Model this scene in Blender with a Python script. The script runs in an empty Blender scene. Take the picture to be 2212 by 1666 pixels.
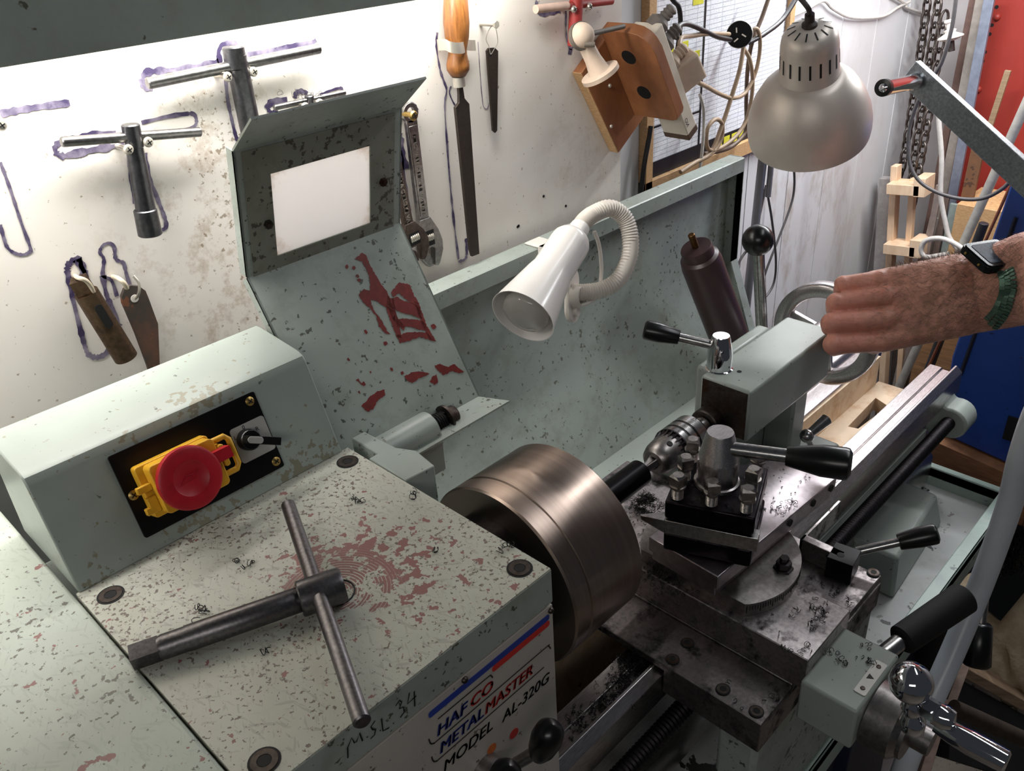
import bpy, bmesh, math, random
from mathutils import Vector, Matrix
sc = bpy.context.scene
COL = sc.collection
random.seed(7)
# ---------------------------------------------------------------- camera
RX = Vector((0.69443411, -0.71739143, -0.05577452))     # picture right
DN = Vector((-0.39274839, -0.31294803, -0.86476137))    # picture down
FW = Vector((0.60291787, 0.62242515, -0.49907612))      # view direction
CAM = Vector((0, 0, 1.708))
FPX = 1867.1
cd = bpy.data.cameras.new('camera'); cam = bpy.data.objects.new('camera', cd); COL.objects.link(cam)
cd.sensor_fit = 'HORIZONTAL'; cd.sensor_width = 36; cd.lens = FPX / 2212 * 36
cd.clip_start = 0.02
cam.matrix_world = Matrix(((RX.x, -DN.x, -FW.x, CAM.x), (RX.y, -DN.y, -FW.y, CAM.y), (RX.z, -DN.z, -FW.z, CAM.z), (0, 0, 0, 1)))
sc.camera = cam
# ---------------------------------------------------------------- world, exposure
w = bpy.data.worlds.new('world'); sc.world = w; w.use_nodes = True
bg = w.node_tree.nodes['Background']; bg.inputs[0].default_value = (0.80, 0.88, 1.0, 1); bg.inputs[1].default_value = 0.035
sc.view_settings.view_transform = 'Standard'; sc.view_settings.look = 'None'
sc.view_settings.gamma = 1; sc.view_settings.use_curve_mapping = False
sc.view_settings.exposure = 0.0
def area(name, loc, target, sx, sy, power, col):
    l = bpy.data.lights.new(name, 'AREA'); l.shape = 'RECTANGLE'; l.size = sx; l.size_y = sy; l.energy = power; l.color = col
    o = bpy.data.objects.new(name, l); COL.objects.link(o); o.location = loc
    o.rotation_euler = (Vector(target) - Vector(loc)).to_track_quat('-Z', 'Y').to_euler(); return o
# bench tube over the tool board (behind the grey valance), a second tube over the far end of the bench,
# a ceiling tube, and an added soft fill behind the camera for front faces
area('bench_tube_light', (0.22, 0.80, 1.668), (0.22, 0.80, 1.0), 1.25, 0.035, 6.5, (1.0, 0.97, 0.93))
area('far_tube_light', (1.95, 0.74, 1.82), (1.90, 0.72, 1.0), 1.3, 0.06, 29, (0.96, 0.98, 1.0))
area('ceiling_tube_light', (1.45, 0.15, 2.45), (1.3, 0.35, 1.0), 1.2, 0.12, 5.0, (0.96, 0.98, 1.0))
area('front_fill_light', (-1.1, -0.6, 2.2), (0.3, 0.6, 1.2), 1.2, 0.3, 6.0, (1.0, 0.97, 0.93))
# ---------------------------------------------------------------- points
def pt(u, v, ax, val):
    """the place on the plane axis = val that lies along the camera ray of photo pixel (u, v)"""
    d = RX * ((u - 1106) / FPX) + DN * ((v - 833) / FPX) + FW
    i = 'xyz'.index(ax)
    return CAM + d * ((val - CAM[i]) / d[i])
def dep(u, v, t):
    """the place at distance t along the view direction"""
    return CAM + (RX * ((u - 1106) / FPX) + DN * ((v - 833) / FPX) + FW) * t
V = Vector
def frame(o, z, x=None):
    z = V(z).normalized()
    x = V(x) if x is not None else (V((0, 0, 1)) if abs(z.z) < 0.9 else V((1, 0, 0)))
    x = (x - z * x.dot(z)).normalized(); y = z.cross(x)
    return Matrix(((x.x, y.x, z.x, o[0]), (x.y, y.y, z.y, o[1]), (x.z, y.z, z.z, o[2]), (0, 0, 0, 1)))
def spline(P, n=6, closed=False):
    P = [V(p) for p in P]; out = []; N = len(P)
    for i in range(N if closed else N - 1):
        if closed: a, b, c, d = P[i - 1], P[i], P[(i + 1) % N], P[(i + 2) % N]
        else: a, b, c, d = P[max(i - 1, 0)], P[i], P[i + 1], P[min(i + 2, N - 1)]
        for k in range(n):
            t = k / n
            out.append(0.5 * ((2 * b) + (c - a) * t + (2 * a - 5 * b + 4 * c - d) * t * t + (3 * b - a - 3 * c + d) * t ** 3))
    if not closed: out.append(P[-1])
    return out
class MB:
    def __init__(s): s.v = []; s.f = []; s.m = []; s.mi = 0
    def add(s, vs, fs):
        b = len(s.v); s.v += [V(x) for x in vs]
        for f in fs: s.f.append([b + i for i in f]); s.m.append(s.mi)
        return s
    def box(s, x0, x1, y0, y1, z0, z1, M=None):
        vs = [V((x, y, z)) for x in (x0, x1) for y in (y0, y1) for z in (z0, z1)]
        if M: vs = [M @ p for p in vs]
        return s.add(vs, [(0, 1, 3, 2), (4, 6, 7, 5), (0, 4, 5, 1), (2, 3, 7, 6), (0, 2, 6, 4), (1, 5, 7, 3)])
    def hexa(s, bot, top):
        return s.add(list(bot) + list(top), [(3, 2, 1, 0), (4, 5, 6, 7)] + [(i, (i + 1) % 4, 4 + (i + 1) % 4, 4 + i) for i in range(4)])
    def prism(s, poly, h0, h1, M=None):
        n = len(poly); vs = [V((p[0], p[1], h0)) for p in poly] + [V((p[0], p[1], h1)) for p in poly]
        if M: vs = [M @ p for p in vs]
        return s.add(vs, [tuple(range(n))[::-1], tuple(range(n, 2 * n))] + [(i, (i + 1) % n, n + (i + 1) % n, n + i) for i in range(n)])
    def ringprism(s, outer, inner, h0, h1, M=None):
        n = len(outer)
        vs = [V((p[0], p[1], h)) for h in (h0, h1) for L in (outer, inner) for p in L]
        if M: vs = [M @ p for p in vs]
        fs = []
        for i in range(n):
            j = (i + 1) % n
            fs += [(i, i + n, j + n, j), (2 * n + i, 2 * n + j, 3 * n + j, 3 * n + i), (i, j, 2 * n + j, 2 * n + i), (n + i, 3 * n + i, 3 * n + j, n + j)]
        return s.add(vs, fs)
    def profx(s, poly, x0, x1):
        """polygon of (y, z) swept along x"""
        n = len(poly); vs = [V((x0, p[0], p[1])) for p in poly] + [V((x1, p[0], p[1])) for p in poly]
        return s.add(vs, [tuple(range(n))[::-1], tuple(range(n, 2 * n))] + [(i, (i + 1) % n, n + (i + 1) % n, n + i) for i in range(n)])
    def lathe(s, prof, M, seg=32):
        vs = []; fs = []; n = len(prof)
        for k in range(seg):
            a = 2 * math.pi * k / seg
            for r, z in prof: vs.append(M @ V((r * math.cos(a), r * math.sin(a), z)))
        for k in range(seg):
            k2 = (k + 1) % seg
            for i in range(n - 1):
                if prof[i][0] < 1e-7 and prof[i + 1][0] < 1e-7: continue
                if prof[i][0] < 1e-7: fs.append((k * n + i, k2 * n + i + 1, k * n + i + 1))
                elif prof[i + 1][0] < 1e-7: fs.append((k * n + i, k2 * n + i, k * n + i + 1))
                else: fs.append((k * n + i, k2 * n + i, k2 * n + i + 1, k * n + i + 1))
        return s.add(vs, fs)
    def cyl(s, a, b, r0, r1=None, seg=24, ch=0):
        a = V(a); b = V(b); L = (b - a).length; r1 = r0 if r1 is None else r1
        pr = [(0, 0), (r0, 0), (r1, L), (0, L)] if not ch else [(0, 0), (r0 - ch, 0), (r0, ch), (r1, L - ch), (r1 - ch, L), (0, L)]
        return s.lathe(pr, frame(a, b - a), seg)
    def sphere(s, c, r, seg=24, sz=1.0):
        n = seg // 2
        return s.lathe([(r * math.sin(math.pi * i / n), -r * sz * math.cos(math.pi * i / n)) for i in range(n + 1)], frame(c, (0, 0, 1)), seg)
    def tube(s, P, r, seg=10, closed=False):
        P = [V(p) for p in P]; n = len(P); R = r if isinstance(r, (list, tuple)) else [r] * n
        vs = []; fs = []; up = None
        for i in range(n):
            t = (P[(i + 1) % n] - P[i - 1]) if closed else (P[min(i + 1, n - 1)] - P[max(i - 1, 0)])
            if t.length < 1e-9: t = V((0, 0, 1))
            t.normalize()
            if up is None: up = V((0, 0, 1)) if abs(t.z) < 0.9 else V((1, 0, 0))
            x = (up - t * up.dot(t)); x = x.normalized() if x.length > 1e-6 else t.orthogonal().normalized()
            y = t.cross(x); up = x
            for k in range(seg):
                a = 2 * math.pi * k / seg; vs.append(P[i] + (x * math.cos(a) + y * math.sin(a)) * R[i])
        for i in range(n if closed else n - 1):
            j = (i + 1) % n
            for k in range(seg):
                k2 = (k + 1) % seg; fs.append((i * seg + k, i * seg + k2, j * seg + k2, j * seg + k))
        if not closed: fs += [tuple(range(seg))[::-1], tuple(range((n - 1) * seg, n * seg))]
        return s.add(vs, fs)
    def build(s, name, mat, parent=None, bevel=0, smooth=35, off=None, seg=2):
        me = bpy.data.meshes.new(name)
        o0 = V(parent['_o']) if parent is not None else (V(off) if off is not None else V((0, 0, 0)))
        me.from_pydata([p - o0 for p in s.v], [], s.f)
        for m_ in (mat if isinstance(mat, (list, tuple)) else [mat]): me.materials.append(m_)
        for p, mi in zip(me.polygons, s.m): p.material_index = mi
        me.validate()
        bm = bmesh.new(); bm.from_mesh(me); bmesh.ops.recalc_face_normals(bm, faces=bm.faces); bm.to_mesh(me); bm.free()
        if smooth:
            me.polygons.foreach_set('use_smooth', [True] * len(me.polygons)); me.set_sharp_from_angle(angle=math.radians(smooth))
        ob = bpy.data.objects.new(name, me); COL.objects.link(ob)
        if parent is not None: ob.parent = parent; ob['_o'] = list(o0)
        else: ob.location = o0; ob['_o'] = list(o0)
        if bevel:
            b = ob.modifiers.new('bevel', 'BEVEL'); b.width = bevel; b.segments = seg; b.limit_method = 'ANGLE'; b.angle_limit = math.radians(40); b.harden_normals = False
        return ob
def tag(o, label, cat, group=None):
    o['label'] = label; o['category'] = cat
    if group: o['group'] = group
    return o
def thing(name, label, cat, loc=(0, 0, 0), group=None):
    o = bpy.data.objects.new(name, None); COL.objects.link(o); o.location = loc; o.empty_display_size = 0.02
    o['_o'] = list(loc); return tag(o, label, cat, group)
def struct(o): o['kind'] = 'structure'; return o
def stuff(o): o['kind'] = 'stuff'; return o
def circ(r, n=24, c=(0, 0), a0=0): return [(c[0] + r * math.cos(a0 + 2 * math.pi * i / n), c[1] + r * math.sin(a0 + 2 * math.pi * i / n)) for i in range(n)]
def rrect(x0, x1, y0, y1, r, n=4):
    out = []
    for cx, cy, a in ((x1 - r, y1 - r, 0), (x0 + r, y1 - r, 90), (x0 + r, y0 + r, 180), (x1 - r, y0 + r, 270)):
        for i in range(n + 1):
            t = math.radians(a + 90 * i / n); out.append((cx + r * math.cos(t), cy + r * math.sin(t)))
    return out
# ---------------------------------------------------------------- materials
def s2l(c): return tuple(((x / 255) / 12.92 if x <= 10 else ((x / 255 + 0.055) / 1.055) ** 2.4) for x in c) + (1,)
class NT:
    def __init__(s, name):
        s.m = bpy.data.materials.new(name); s.m.use_nodes = True; s.t = s.m.node_tree; s.b = s.t.nodes['Principled BSDF']
    def n(s, typ, **kw):
        x = s.t.nodes.new(typ)
        for k, v in kw.items(): setattr(x, k, v)
        return x
    def l(s, a, b): s.t.links.new(a, b)
    def pos(s, obj=True):
        if obj: return s.n('ShaderNodeTexCoord').outputs['Object']
        return s.n('ShaderNodeNewGeometry').outputs['Position']
    def noise(s, vec, scale, detail=4, rough=0.6, stretch=None):
        if stretch:
            mp = s.n('ShaderNodeMapping'); mp.inputs['Scale'].default_value = stretch; s.l(vec, mp.inputs[0]); vec = mp.outputs[0]
        x = s.n('ShaderNodeTexNoise'); x.inputs['Scale'].default_value = scale; x.inputs['Detail'].default_value = detail; x.inputs['Roughness'].default_value = rough
        s.l(vec, x.inputs['Vector']); return x.outputs['Fac']
    def step(s, fac, lo, hi):
        x = s.n('ShaderNodeMapRange'); x.inputs[1].default_value = lo; x.inputs[2].default_value = hi; x.clamp = True
        s.l(fac, x.inputs[0]); return x.outputs[0]
    def math(s, op, a, b=None):
        x = s.n('ShaderNodeMath', operation=op)
        for i, q in enumerate((a, b)):
            if q is None: continue
            if isinstance(q, (int, float)): x.inputs[i].default_value = q
            else: s.l(q, x.inputs[i])
        return x.outputs[0]
    def mix(s, fac, a, b):
        x = s.n('ShaderNodeMix', data_type='RGBA')
        for sock, q in ((x.inputs['Factor'], fac), (x.inputs['A'], a), (x.inputs['B'], b)):
            if isinstance(q, (int, float)): sock.default_value = q
            elif isinstance(q, tuple): sock.default_value = q
            else: s.l(q, sock)
        return x.outputs['Result']
    def near(s, vec, c, r, st=(1, 1, 1)):
        """1 at c falling to 0 at distance r"""
        mp = s.n('ShaderNodeMapping'); mp.inputs['Location'].default_value = [-c[i] * st[i] for i in range(3)]; mp.inputs['Scale'].default_value = st; s.l(vec, mp.inputs[0])
        ln = s.n('ShaderNodeVectorMath', operation='LENGTH'); s.l(mp.outputs[0], ln.inputs[0])
        x = s.n('ShaderNodeMapRange'); x.inputs[1].default_value = r; x.inputs[2].default_value = 0; x.clamp = True; s.l(ln.outputs['Value'], x.inputs[0]); return x.outputs[0]
    def bump(s, fac, strength, dist=0.002):
        x = s.n('ShaderNodeBump'); x.inputs['Strength'].default_value = strength; x.inputs['Distance'].default_value = dist
        s.l(fac, x.inputs['Height']); s.l(x.outputs[0], s.b.inputs['Normal'])
    def set(s, col=None, rough=None, metal=None, spec=None):
        for k, q in (('Base Color', col), ('Roughness', rough), ('Metallic', metal), ('Specular IOR Level', spec)):
            if q is None: continue
            if isinstance(q, (int, float, tuple)): s.b.inputs[k].default_value = q
            else: s.l(q, s.b.inputs[k])
        return s.m
def flat(name, rgb, rough=0.5, metal=0.0, var=0.15, scale=60, spec=None, bump=0):
    t = NT(name); c = s2l(rgb); p = t.pos(); f = t.noise(p, scale)
    dark = tuple(x * (1 - 2 * var) for x in c[:3]) + (1,)
    col = t.mix(t.step(f, 0.3, 0.75), dark, c)
    if bump: t.bump(f, bump, 0.001)
    return t.set(col, rough, metal, spec)
def steel(name, rgb=(150, 148, 148), rough=0.32, stretch=(1, 1, 1), scale=200, blot=None, var=0.2):
    t = NT(name); p = t.pos(); c = s2l(rgb); f = t.noise(p, scale, 3, 0.6, stretch)
    d = tuple(x * (1 - var * 2) for x in c[:3]) + (1,)
    col = t.mix(t.step(f, 0.3, 0.7), d, c)
    if blot:
        g = t.noise(p, 35, 5, 0.65); col = t.mix(t.step(g, 0.50, 0.66), col, s2l(blot))
        r = t.mix(t.step(g, 0.50, 0.66), (rough,) * 3 + (1,), (0.7,) * 3 + (1,)); t.set(None, r)
    else: t.set(None, t.step(f, -1.2 + rough, 3.2 - rough) if False else rough)
    return t.set(col, None, 1.0)
def paint(name, rgb, rough=0.42, spots=0.62, spotcol=(70, 66, 52), spotscale=230, grime=0.0, grimecol=(110, 100, 78), chips=(), chipcol=(140, 92, 86), chipbase=0.0, chipscale=75, scratch=0.0, rings=None):
    t = NT(name); p = t.pos(False); c = s2l(rgb)
    col = t.mix(t.step(t.noise(p, 9, 3), 0.3, 0.75), tuple(x * 0.86 for x in c[:3]) + (1,), c)
    if grime:
        g = t.noise(p, 22, 6, 0.7); col = t.mix(t.math('MULTIPLY', t.step(g, 0.48, 0.78), grime), col, s2l(grimecol))
    if scratch:
        for k, st in enumerate(((1, 0.16, 1), (0.2, 1, 1), (0.6, 0.12, 1))):
            mp = t.n('ShaderNodeMapping'); mp.inputs['Rotation'].default_value = (0, 0, 0.5 + 0.9 * k); t.l(p, mp.inputs[0])
            g = t.noise(mp.outputs[0], 420 - 60 * k, 2, 0.5, st); col = t.mix(t.math('MULTIPLY', t.step(g, 0.62, 0.66), scratch), col, s2l(spotcol))
    if spots < 1:
        g = t.noise(p, spotscale, 3, 0.6); h = t.noise(p, 14, 2); g2 = t.math('ADD', g, t.math('MULTIPLY', t.math('SUBTRACT', h, 0.5), 0.25))
        col = t.mix(t.math('MULTIPLY', t.step(g2, spots, spots + 0.025), 0.85), col, s2l(spotcol))
    if chips or chipbase:
        g = t.noise(p, chipscale, 5, 0.55); tot = t.math('ADD', g, chipbase)
        for (cc, r, k) in chips: tot = t.math('ADD', tot, t.math('MULTIPLY', t.near(p, cc, r), k))
        m = t.step(tot, 0.665, 0.68)
        if rings:
            wv = t.n('ShaderNodeTexWave', wave_type='RINGS', rings_direction='Z'); wv.inputs['Scale'].default_value = rings[1]; wv.inputs['Distortion'].default_value = 1.0
            mp = t.n('ShaderNodeMapping'); mp.inputs['Location'].default_value = [-x for x in rings[0]]; t.l(p, mp.inputs[0]); t.l(mp.outputs[0], wv.inputs['Vector'])
            m = t.math('MULTIPLY', m, t.step(t.math('ADD', wv.outputs['Fac'], t.math('SUBTRACT', 1.0, t.near(p, rings[0], rings[2]))), 0.3, 0.5))
        col = t.mix(m, col, s2l(chipcol)); t.bump(t.math('SUBTRACT', 1.0, m), 0.25, 0.0006)
    return t.set(col, rough)
GREEN = (160, 169, 162)
M_top = paint('headstock_paint', (196, 197, 184), 0.40, 0.605, (100, 80, 74), 260, 0.2, (150, 138, 110),
              chips=[((0.275, 0.475, 1.243), 0.09, 0.20), ((0.245, 0.50, 1.243), 0.05, 0.10), ((0.31, 0.42, 1.243), 0.11, 0.07)], chipcol=(146, 102, 97), chipbase=0.0, chipscale=95, scratch=0.22, rings=((0.245, 0.4635, 1.243), 110, 0.12))
M_left = paint('gear_cover_paint', (186, 194, 183), 0.40, 0.63, (92, 84, 78), 190, 0.12, chips=[((0.10, 0.40, 1.243), 0.05, 0.10)], chipcol=(140, 100, 96), chipscale=60, scratch=0.12)
M_green = paint('green_paint', GREEN, 0.38, 0.66, (84, 82, 70), 170, 0.10)
M_box = paint('control_box_paint', GREEN, 0.33, 0.70, (80, 82, 76), 120, 0.06, chips=[((0.31, 0.62, 1.246), 0.045, 0.22), ((0.22, 0.62, 1.246), 0.05, 0.20), ((0.13, 0.62, 1.246), 0.03, 0.16), ((0.26, 0.655, 1.336), 0.045, 0.20), ((0.19, 0.655, 1.336), 0.03, 0.16), ((0.35, 0.63, 1.25), 0.035, 0.18)], chipcol=(134, 132, 114), chipscale=130)
M_guard = paint('chuck_guard_paint', GREEN, 0.42, 0.645, (58, 58, 46), 130, 0.45, (96, 92, 70))
M_splash = paint('splash_guard_paint', GREEN, 0.40, 0.645, (84, 84, 68), 110, 0.55, (112, 110, 88))
M_rim = paint('splash_rim_paint', GREEN, 0.38, 0.70, (80, 82, 70), 150, 0.05)
M_side = paint('lid_side_paint', GREEN, 0.42, 0.64, (60, 58, 42), 150, 0.4, (110, 102, 76))
M_cast = paint('tailstock_paint', GREEN, 0.40, 0.68, (80, 84, 76), 150, 0.10)
M_castD = paint('apron_paint', GREEN, 0.42, 0.62, (44, 46, 40), 90, 0.5, (74, 70, 56))
M_tray = paint('tray_paint', (170, 172, 170), 0.5, 0.66, (110, 106, 98), 60, 0.55, (120, 118, 108), chips=[((0.55, 0.30, 0.7075), 0.30, 0.30), ((0.85, 0.30, 0.7075), 0.14, 0.10)], chipcol=(36, 35, 32), chipscale=26)
M_trayrim = paint('tray_rim_paint', (160, 178, 168), 0.42, 0.66, (84, 90, 90), 40, 0.6, (112, 116, 122))
M_valance = paint('valance_paint', GREEN, 0.5, 0.72, (70, 64, 50), 60, 0.35, (110, 100, 80))
M_steel = steel('bright_steel', (200, 198, 196), 0.25)
M_ground = steel('ground_steel', (214, 208, 208), 0.30, (1, 8, 8), 90)
M_mid = steel('grey_steel', (168, 162, 160), 0.36)
M_dark = steel('dark_steel', (70, 66, 68), 0.42)
M_brown = steel('old_steel', (92, 84, 80), 0.45, blot=(70, 50, 38))
M_chrome = steel('chrome', (225, 226, 230), 0.06, var=0.02)
M_black = flat('black_plastic', (16, 16, 17), 0.28, 0, 0.1)
M_blackm = flat('black_oxide', (26, 24, 26), 0.4, 0.6, 0.2)
M_white = flat('white_plastic', (232, 226, 218), 0.38, 0, 0.03, 20)
M_hole = flat('socket_black', (9, 9, 9), 0.7)
M_wood = None
# ---------------------------------------------------------------- text and stroke helpers
def textgeo(mb, s, size, M, shear=0.0, bold=0.0, xs=1.0, sp=1.0, h=0.0004):
    c = bpy.data.curves.new('t', 'FONT'); c.body = s; c.size = size; c.shear = shear; c.space_character = sp; c.resolution_u = 3
    o = bpy.data.objects.new('t', c); COL.objects.link(o)
    dg = bpy.context.evaluated_depsgraph_get(); me = o.evaluated_get(dg).to_mesh()
    for k, dx in enumerate(((-bold, -bold / 2, 0, bold / 2, bold) if bold else (0,))):
        for dy in ((-bold * .5, bold * .5) if bold else (0,)): mb.add([M @ V((v.co.x * xs + dx, v.co.y + dy, h + 0.00002 * k)) for v in me.vertices], [tuple(p.vertices) for p in me.polygons])
    wd = max((v.co.x for v in me.vertices), default=0) * xs
    o.evaluated_get(dg).to_mesh_clear(); bpy.data.objects.remove(o); bpy.data.curves.remove(c)
    return wd
def ribbon(mb, P, wd, M=None, h=0.0004, closed=False, jit=0.0):
    """flat band along 2D points"""
    P = [V((p[0], p[1], 0)) for p in P]; n = len(P); vs = []; fs = []
    for i in range(n):
        t = (P[(i + 1) % n] - P[i - 1]) if closed else (P[min(i + 1, n - 1)] - P[max(i - 1, 0)])
        t.normalize(); q = V((-t.y, t.x, 0)); k = wd * (1 + random.uniform(-jit, jit))
        for sgn in (-1, 1):
            p = P[i] + q * (k / 2 * sgn); p.z = h; vs.append(M @ p if M else p)
    for i in range(n if closed else n - 1):
        j = (i + 1) % n; fs.append((2 * i, 2 * j, 2 * j + 1, 2 * i + 1))
    mb.add(vs, fs)
def blob(mb, P, M=None, h=0.0005, jag=0.0006):
    """flat patch from a 2D outline, with a torn edge"""
    out = []
    n = len(P)
    for i in range(n):
        a = V((P[i][0], P[i][1], 0)); b = V((P[(i + 1) % n][0], P[(i + 1) % n][1], 0)); k = max(1, int((b - a).length / 0.0016))
        for j in range(k):
            q = a.lerp(b, j / k); out.append(V((q.x + random.uniform(-jag, jag), q.y + random.uniform(-jag, jag), h)))
    mb.add([M @ p if M else p for p in out], [tuple(range(len(out)))])
# ---------------------------------------------------------------- setting
def mat_board():
    t = NT('tool_board_white'); p = t.pos(False); c = s2l((232, 228, 222))
    col = t.mix(t.step(t.noise(p, 5, 4), 0.35, 0.75), s2l((222, 215, 206)), c)
    for ctr, r, k in (((0.45, 0.87, 1.45), 0.30, 0.9), ((0.40, 0.87, 1.30), 0.25, 0.8), ((1.05, 0.87, 1.30), 0.25, 0.6)):
        g = t.noise(p, 30, 6, 0.75); m = t.math('MULTIPLY', t.step(g, 0.5, 0.8), t.near(p, ctr, r, (1.6, 1, 0.8)))
        col = t.mix(t.math('MULTIPLY', m, k), col, s2l((150, 120, 84)))
    g = t.noise(p, 160, 3, 0.6); h = t.near(p, (0.445, 0.87, 1.43), 0.20, (2.6, 1, 0.8))
    col = t.mix(t.math('MULTIPLY', t.step(t.math('ADD', g, t.math('MULTIPLY', h, 0.13)), 0.68, 0.72), 0.7), col, s2l((120, 96, 62)))
    return t.set(col, 0.45)
def mat_rear():
    t = NT('rear_wall_white'); p = t.pos(False); c = s2l((214, 214, 216))
    col = t.mix(t.step(t.noise(p, 3, 4), 0.3, 0.75), s2l((200, 197, 196)), c)
    g = t.noise(p, 14, 6, 0.7, (1, 1, 0.45)); m = t.math('MULTIPLY', t.step(g, 0.5, 0.78), t.near(p, (1.98, 0.97, 0.95), 0.55, (1, 1, 0.8)))
    col = t.mix(m, col, s2l((140, 116, 88)))
    return t.set(col, 0.55)
M_board = mat_board(); M_rear = mat_rear()
M_marker = NT('purple_marker'); M_marker = M_marker.set(M_marker.mix(M_marker.step(M_marker.noise(M_marker.pos(), 38, 4), 0.42, 0.68), s2l((56, 46, 80)), s2l((150, 142, 160))), 0.6)
M_conc = paint('concrete_floor', (150, 140, 128), 0.8, 0.62, (80, 74, 66), 60, 0.6, (110, 96, 82))
struct(MB().box(-2.0, 3.2, -1.8, 1.0, -0.06, 0.0).build('floor', M_conc))
mb = MB(); mb.box(-2.0, 2.62, 0.97, 1.02, 0, 2.6)
for k in range(6): mb.box(1.52 + 0.19 * k, 1.523 + 0.19 * k, 0.9685, 0.97, 0, 2.6)
struct(mb.build('wall_back', M_rear))
struct(MB().box(2.62, 2.68, -1.8, 1.02, 0, 2.6).build('wall_right', flat('end_wall_grey', (190, 184, 184), 0.6, 0, 0.1, 6)))
# tool board with the marker outlines of its tools drawn on it
MW = frame((0, 0.87, 0), (0, -1, 0), (1, 0, 0))
mb = MB(); mb.box(-1.2, 1.123, 0.87, 0.885, 1.236, 1.95); mb.mi = 1
def wp(u, v): p = pt(u, v, 'y', 0.87); return (p.x, p.z)
def wline(P, wd, n=5, closed=False, jit=0.3):
    ribbon(mb, [(p.x, p.y) for p in spline([V((*wp(*q), 0)) for q in P], n, closed)], wd, MW, 0.0006, closed, jit)
wline([(0, 350), (22, 410), (45, 480), (65, 535), (62, 545), (50, 550), (32, 547), (16, 535), (8, 515), (0, 485)], 0.0032)
wline([(0, 246), (40, 238), (90, 230), (150, 222)], 0.006)
wline([(250, 290), (200, 292), (150, 302), (122, 312), (120, 328), (135, 337), (170, 330), (220, 320), (268, 312)], 0.006, jit=0.5)
wline([(305, 265), (360, 252), (400, 246), (418, 247), (424, 262), (416, 275), (380, 283)], 0.004)
wline([(278, 335), (278, 352), (285, 400), (290, 440)], 0.004); wline([(313, 330), (322, 380), (340, 430), (352, 460), (358, 480), (357, 492), (346, 498)], 0.004)
wline([(478, 160), (474, 130), (472, 110), (482, 97), (500, 92), (512, 98)], 0.005); wline([(472, 134), (420, 146), (360, 152), (318, 156), (308, 170), (312, 186), (330, 192)], 0.006, jit=0.5)
wline([(532, 118), (580, 110), (630, 100), (672, 92), (682, 86)], 0.005); wline([(487, 172), (492, 220), (505, 280), (512, 302), (518, 310)], 0.004)
wline([(620, 215), (585, 222), (578, 232), (584, 242), (600, 243)], 0.006, jit=0.5); wline([(636, 212), (640, 200), (652, 197), (664, 202)], 0.005); wline([(690, 205), (715, 195), (735, 190), (740, 196)], 0.003)
wline([(185, 600), (176, 570), (166, 558), (152, 566), (145, 580), (148, 600), (158, 650), (170, 700), (182, 745), (190, 765), (206, 772), (225, 766), (240, 750)], 0.0055, jit=0.4)
wline([(166, 560), (176, 580), (186, 600)], 0.008, jit=0.4)
wline([(252, 640), (240, 605), (222, 595), (224, 560), (215, 545), (222, 530), (235, 525), (246, 534), (250, 560), (266, 568), (272, 590), (281, 620)], 0.0036); wline([(222, 595), (228, 630), (240, 665), (258, 705)], 0.0055, jit=0.4)
wline([(944, 70), (942, 100), (950, 150), (958, 175), (964, 195), (960, 230), (965, 310), (972, 400), (980, 480), (990, 560)], 0.0032, jit=0.5); wline([(990, 565), (1004, 560), (1008, 545), (1006, 515)], 0.0042, jit=0.5)
wline([(868, 240), (866, 258), (858, 300), (868, 345), (878, 420), (887, 455)], 0.004, jit=0.6); wline([(862, 290), (870, 330), (876, 365)], 0.008, jit=0.6); wline([(868, 240), (878, 228), (892, 224), (902, 238)], 0.0035)
wline([(974, 186), (970, 200), (978, 220), (986, 232)], 0.0022); wline([(1032, 90), (1036, 150), (1040, 200), (1044, 230), (1052, 235), (1056, 222)], 0.0012)
wline([(1222, 22), (1222, 60), (1225, 90), (1232, 105), (1240, 98)], 0.003, jit=0.5); wline([(1232, 105), (1230, 118)], 0.007); wline([(1210, 24), (1170, 30), (1156, 18), (1160, 2)], 0.006, jit=0.5)
mb.mi = 2
for u, v in ((1120, 488), (1174, 424), (1222, 445), (1118, 490)):
    x, z = wp(u, v); mb.prism(circ(0.0022, 8, (x, z)), -0.0005, 0.0007, MW)
board = struct(mb.build('wall_panel', [M_board, M_marker, M_hole])); 
# valance in front of the bench tube
mb = MB(); mb.box(-1.2, 0.97, 0.74, 0.752, 1.6135, 2.0); mb.box(-1.2, 0.97, 0.752, 0.775, 1.6135, 1.6165)
o = mb.build('light_valance', M_valance, bevel=0.001); tag(o, 'grey stained sheet metal valance hiding the bench light over the tool board', 'valance')
tb = thing('fluorescent_tube', 'glowing fluorescent tube behind the grey valance over the tool board', 'light', (0.22, 0.82, 1.69))
M_tube = NT('tube_glow'); M_tube.b.inputs['Emission Color'].default_value = (1, 0.97, 0.92, 1); M_tube.b.inputs['Emission Strength'].default_value = 6; M_tube = M_tube.m
MB().cyl((-0.38, 0.82, 1.69), (0.82, 0.82, 1.69), 0.012).build('tube', M_tube, tb)
mb = MB(); mb.box(-0.40, 0.84, 0.79, 0.85, 1.712, 1.76); mb.box(-0.40, -0.38, 0.805, 0.835, 1.67, 1.712); mb.box(0.82, 0.84, 0.805, 0.835, 1.67, 1.712); mb.build('batten', M_white, tb, 0.002)
# ---------------------------------------------------------------- the lathe
L = thing('metal_lathe', 'worn grey-green metalworking lathe with lettered front panel, splash guard and long bed', 'lathe', (0.24, 0.5, 0))
mb = MB(); mb.box(-0.35, 0.1065, 0.30, 0.83, 0.75, 1.243); mb.build('gear_cover', M_left, L, 0.003)
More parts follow.
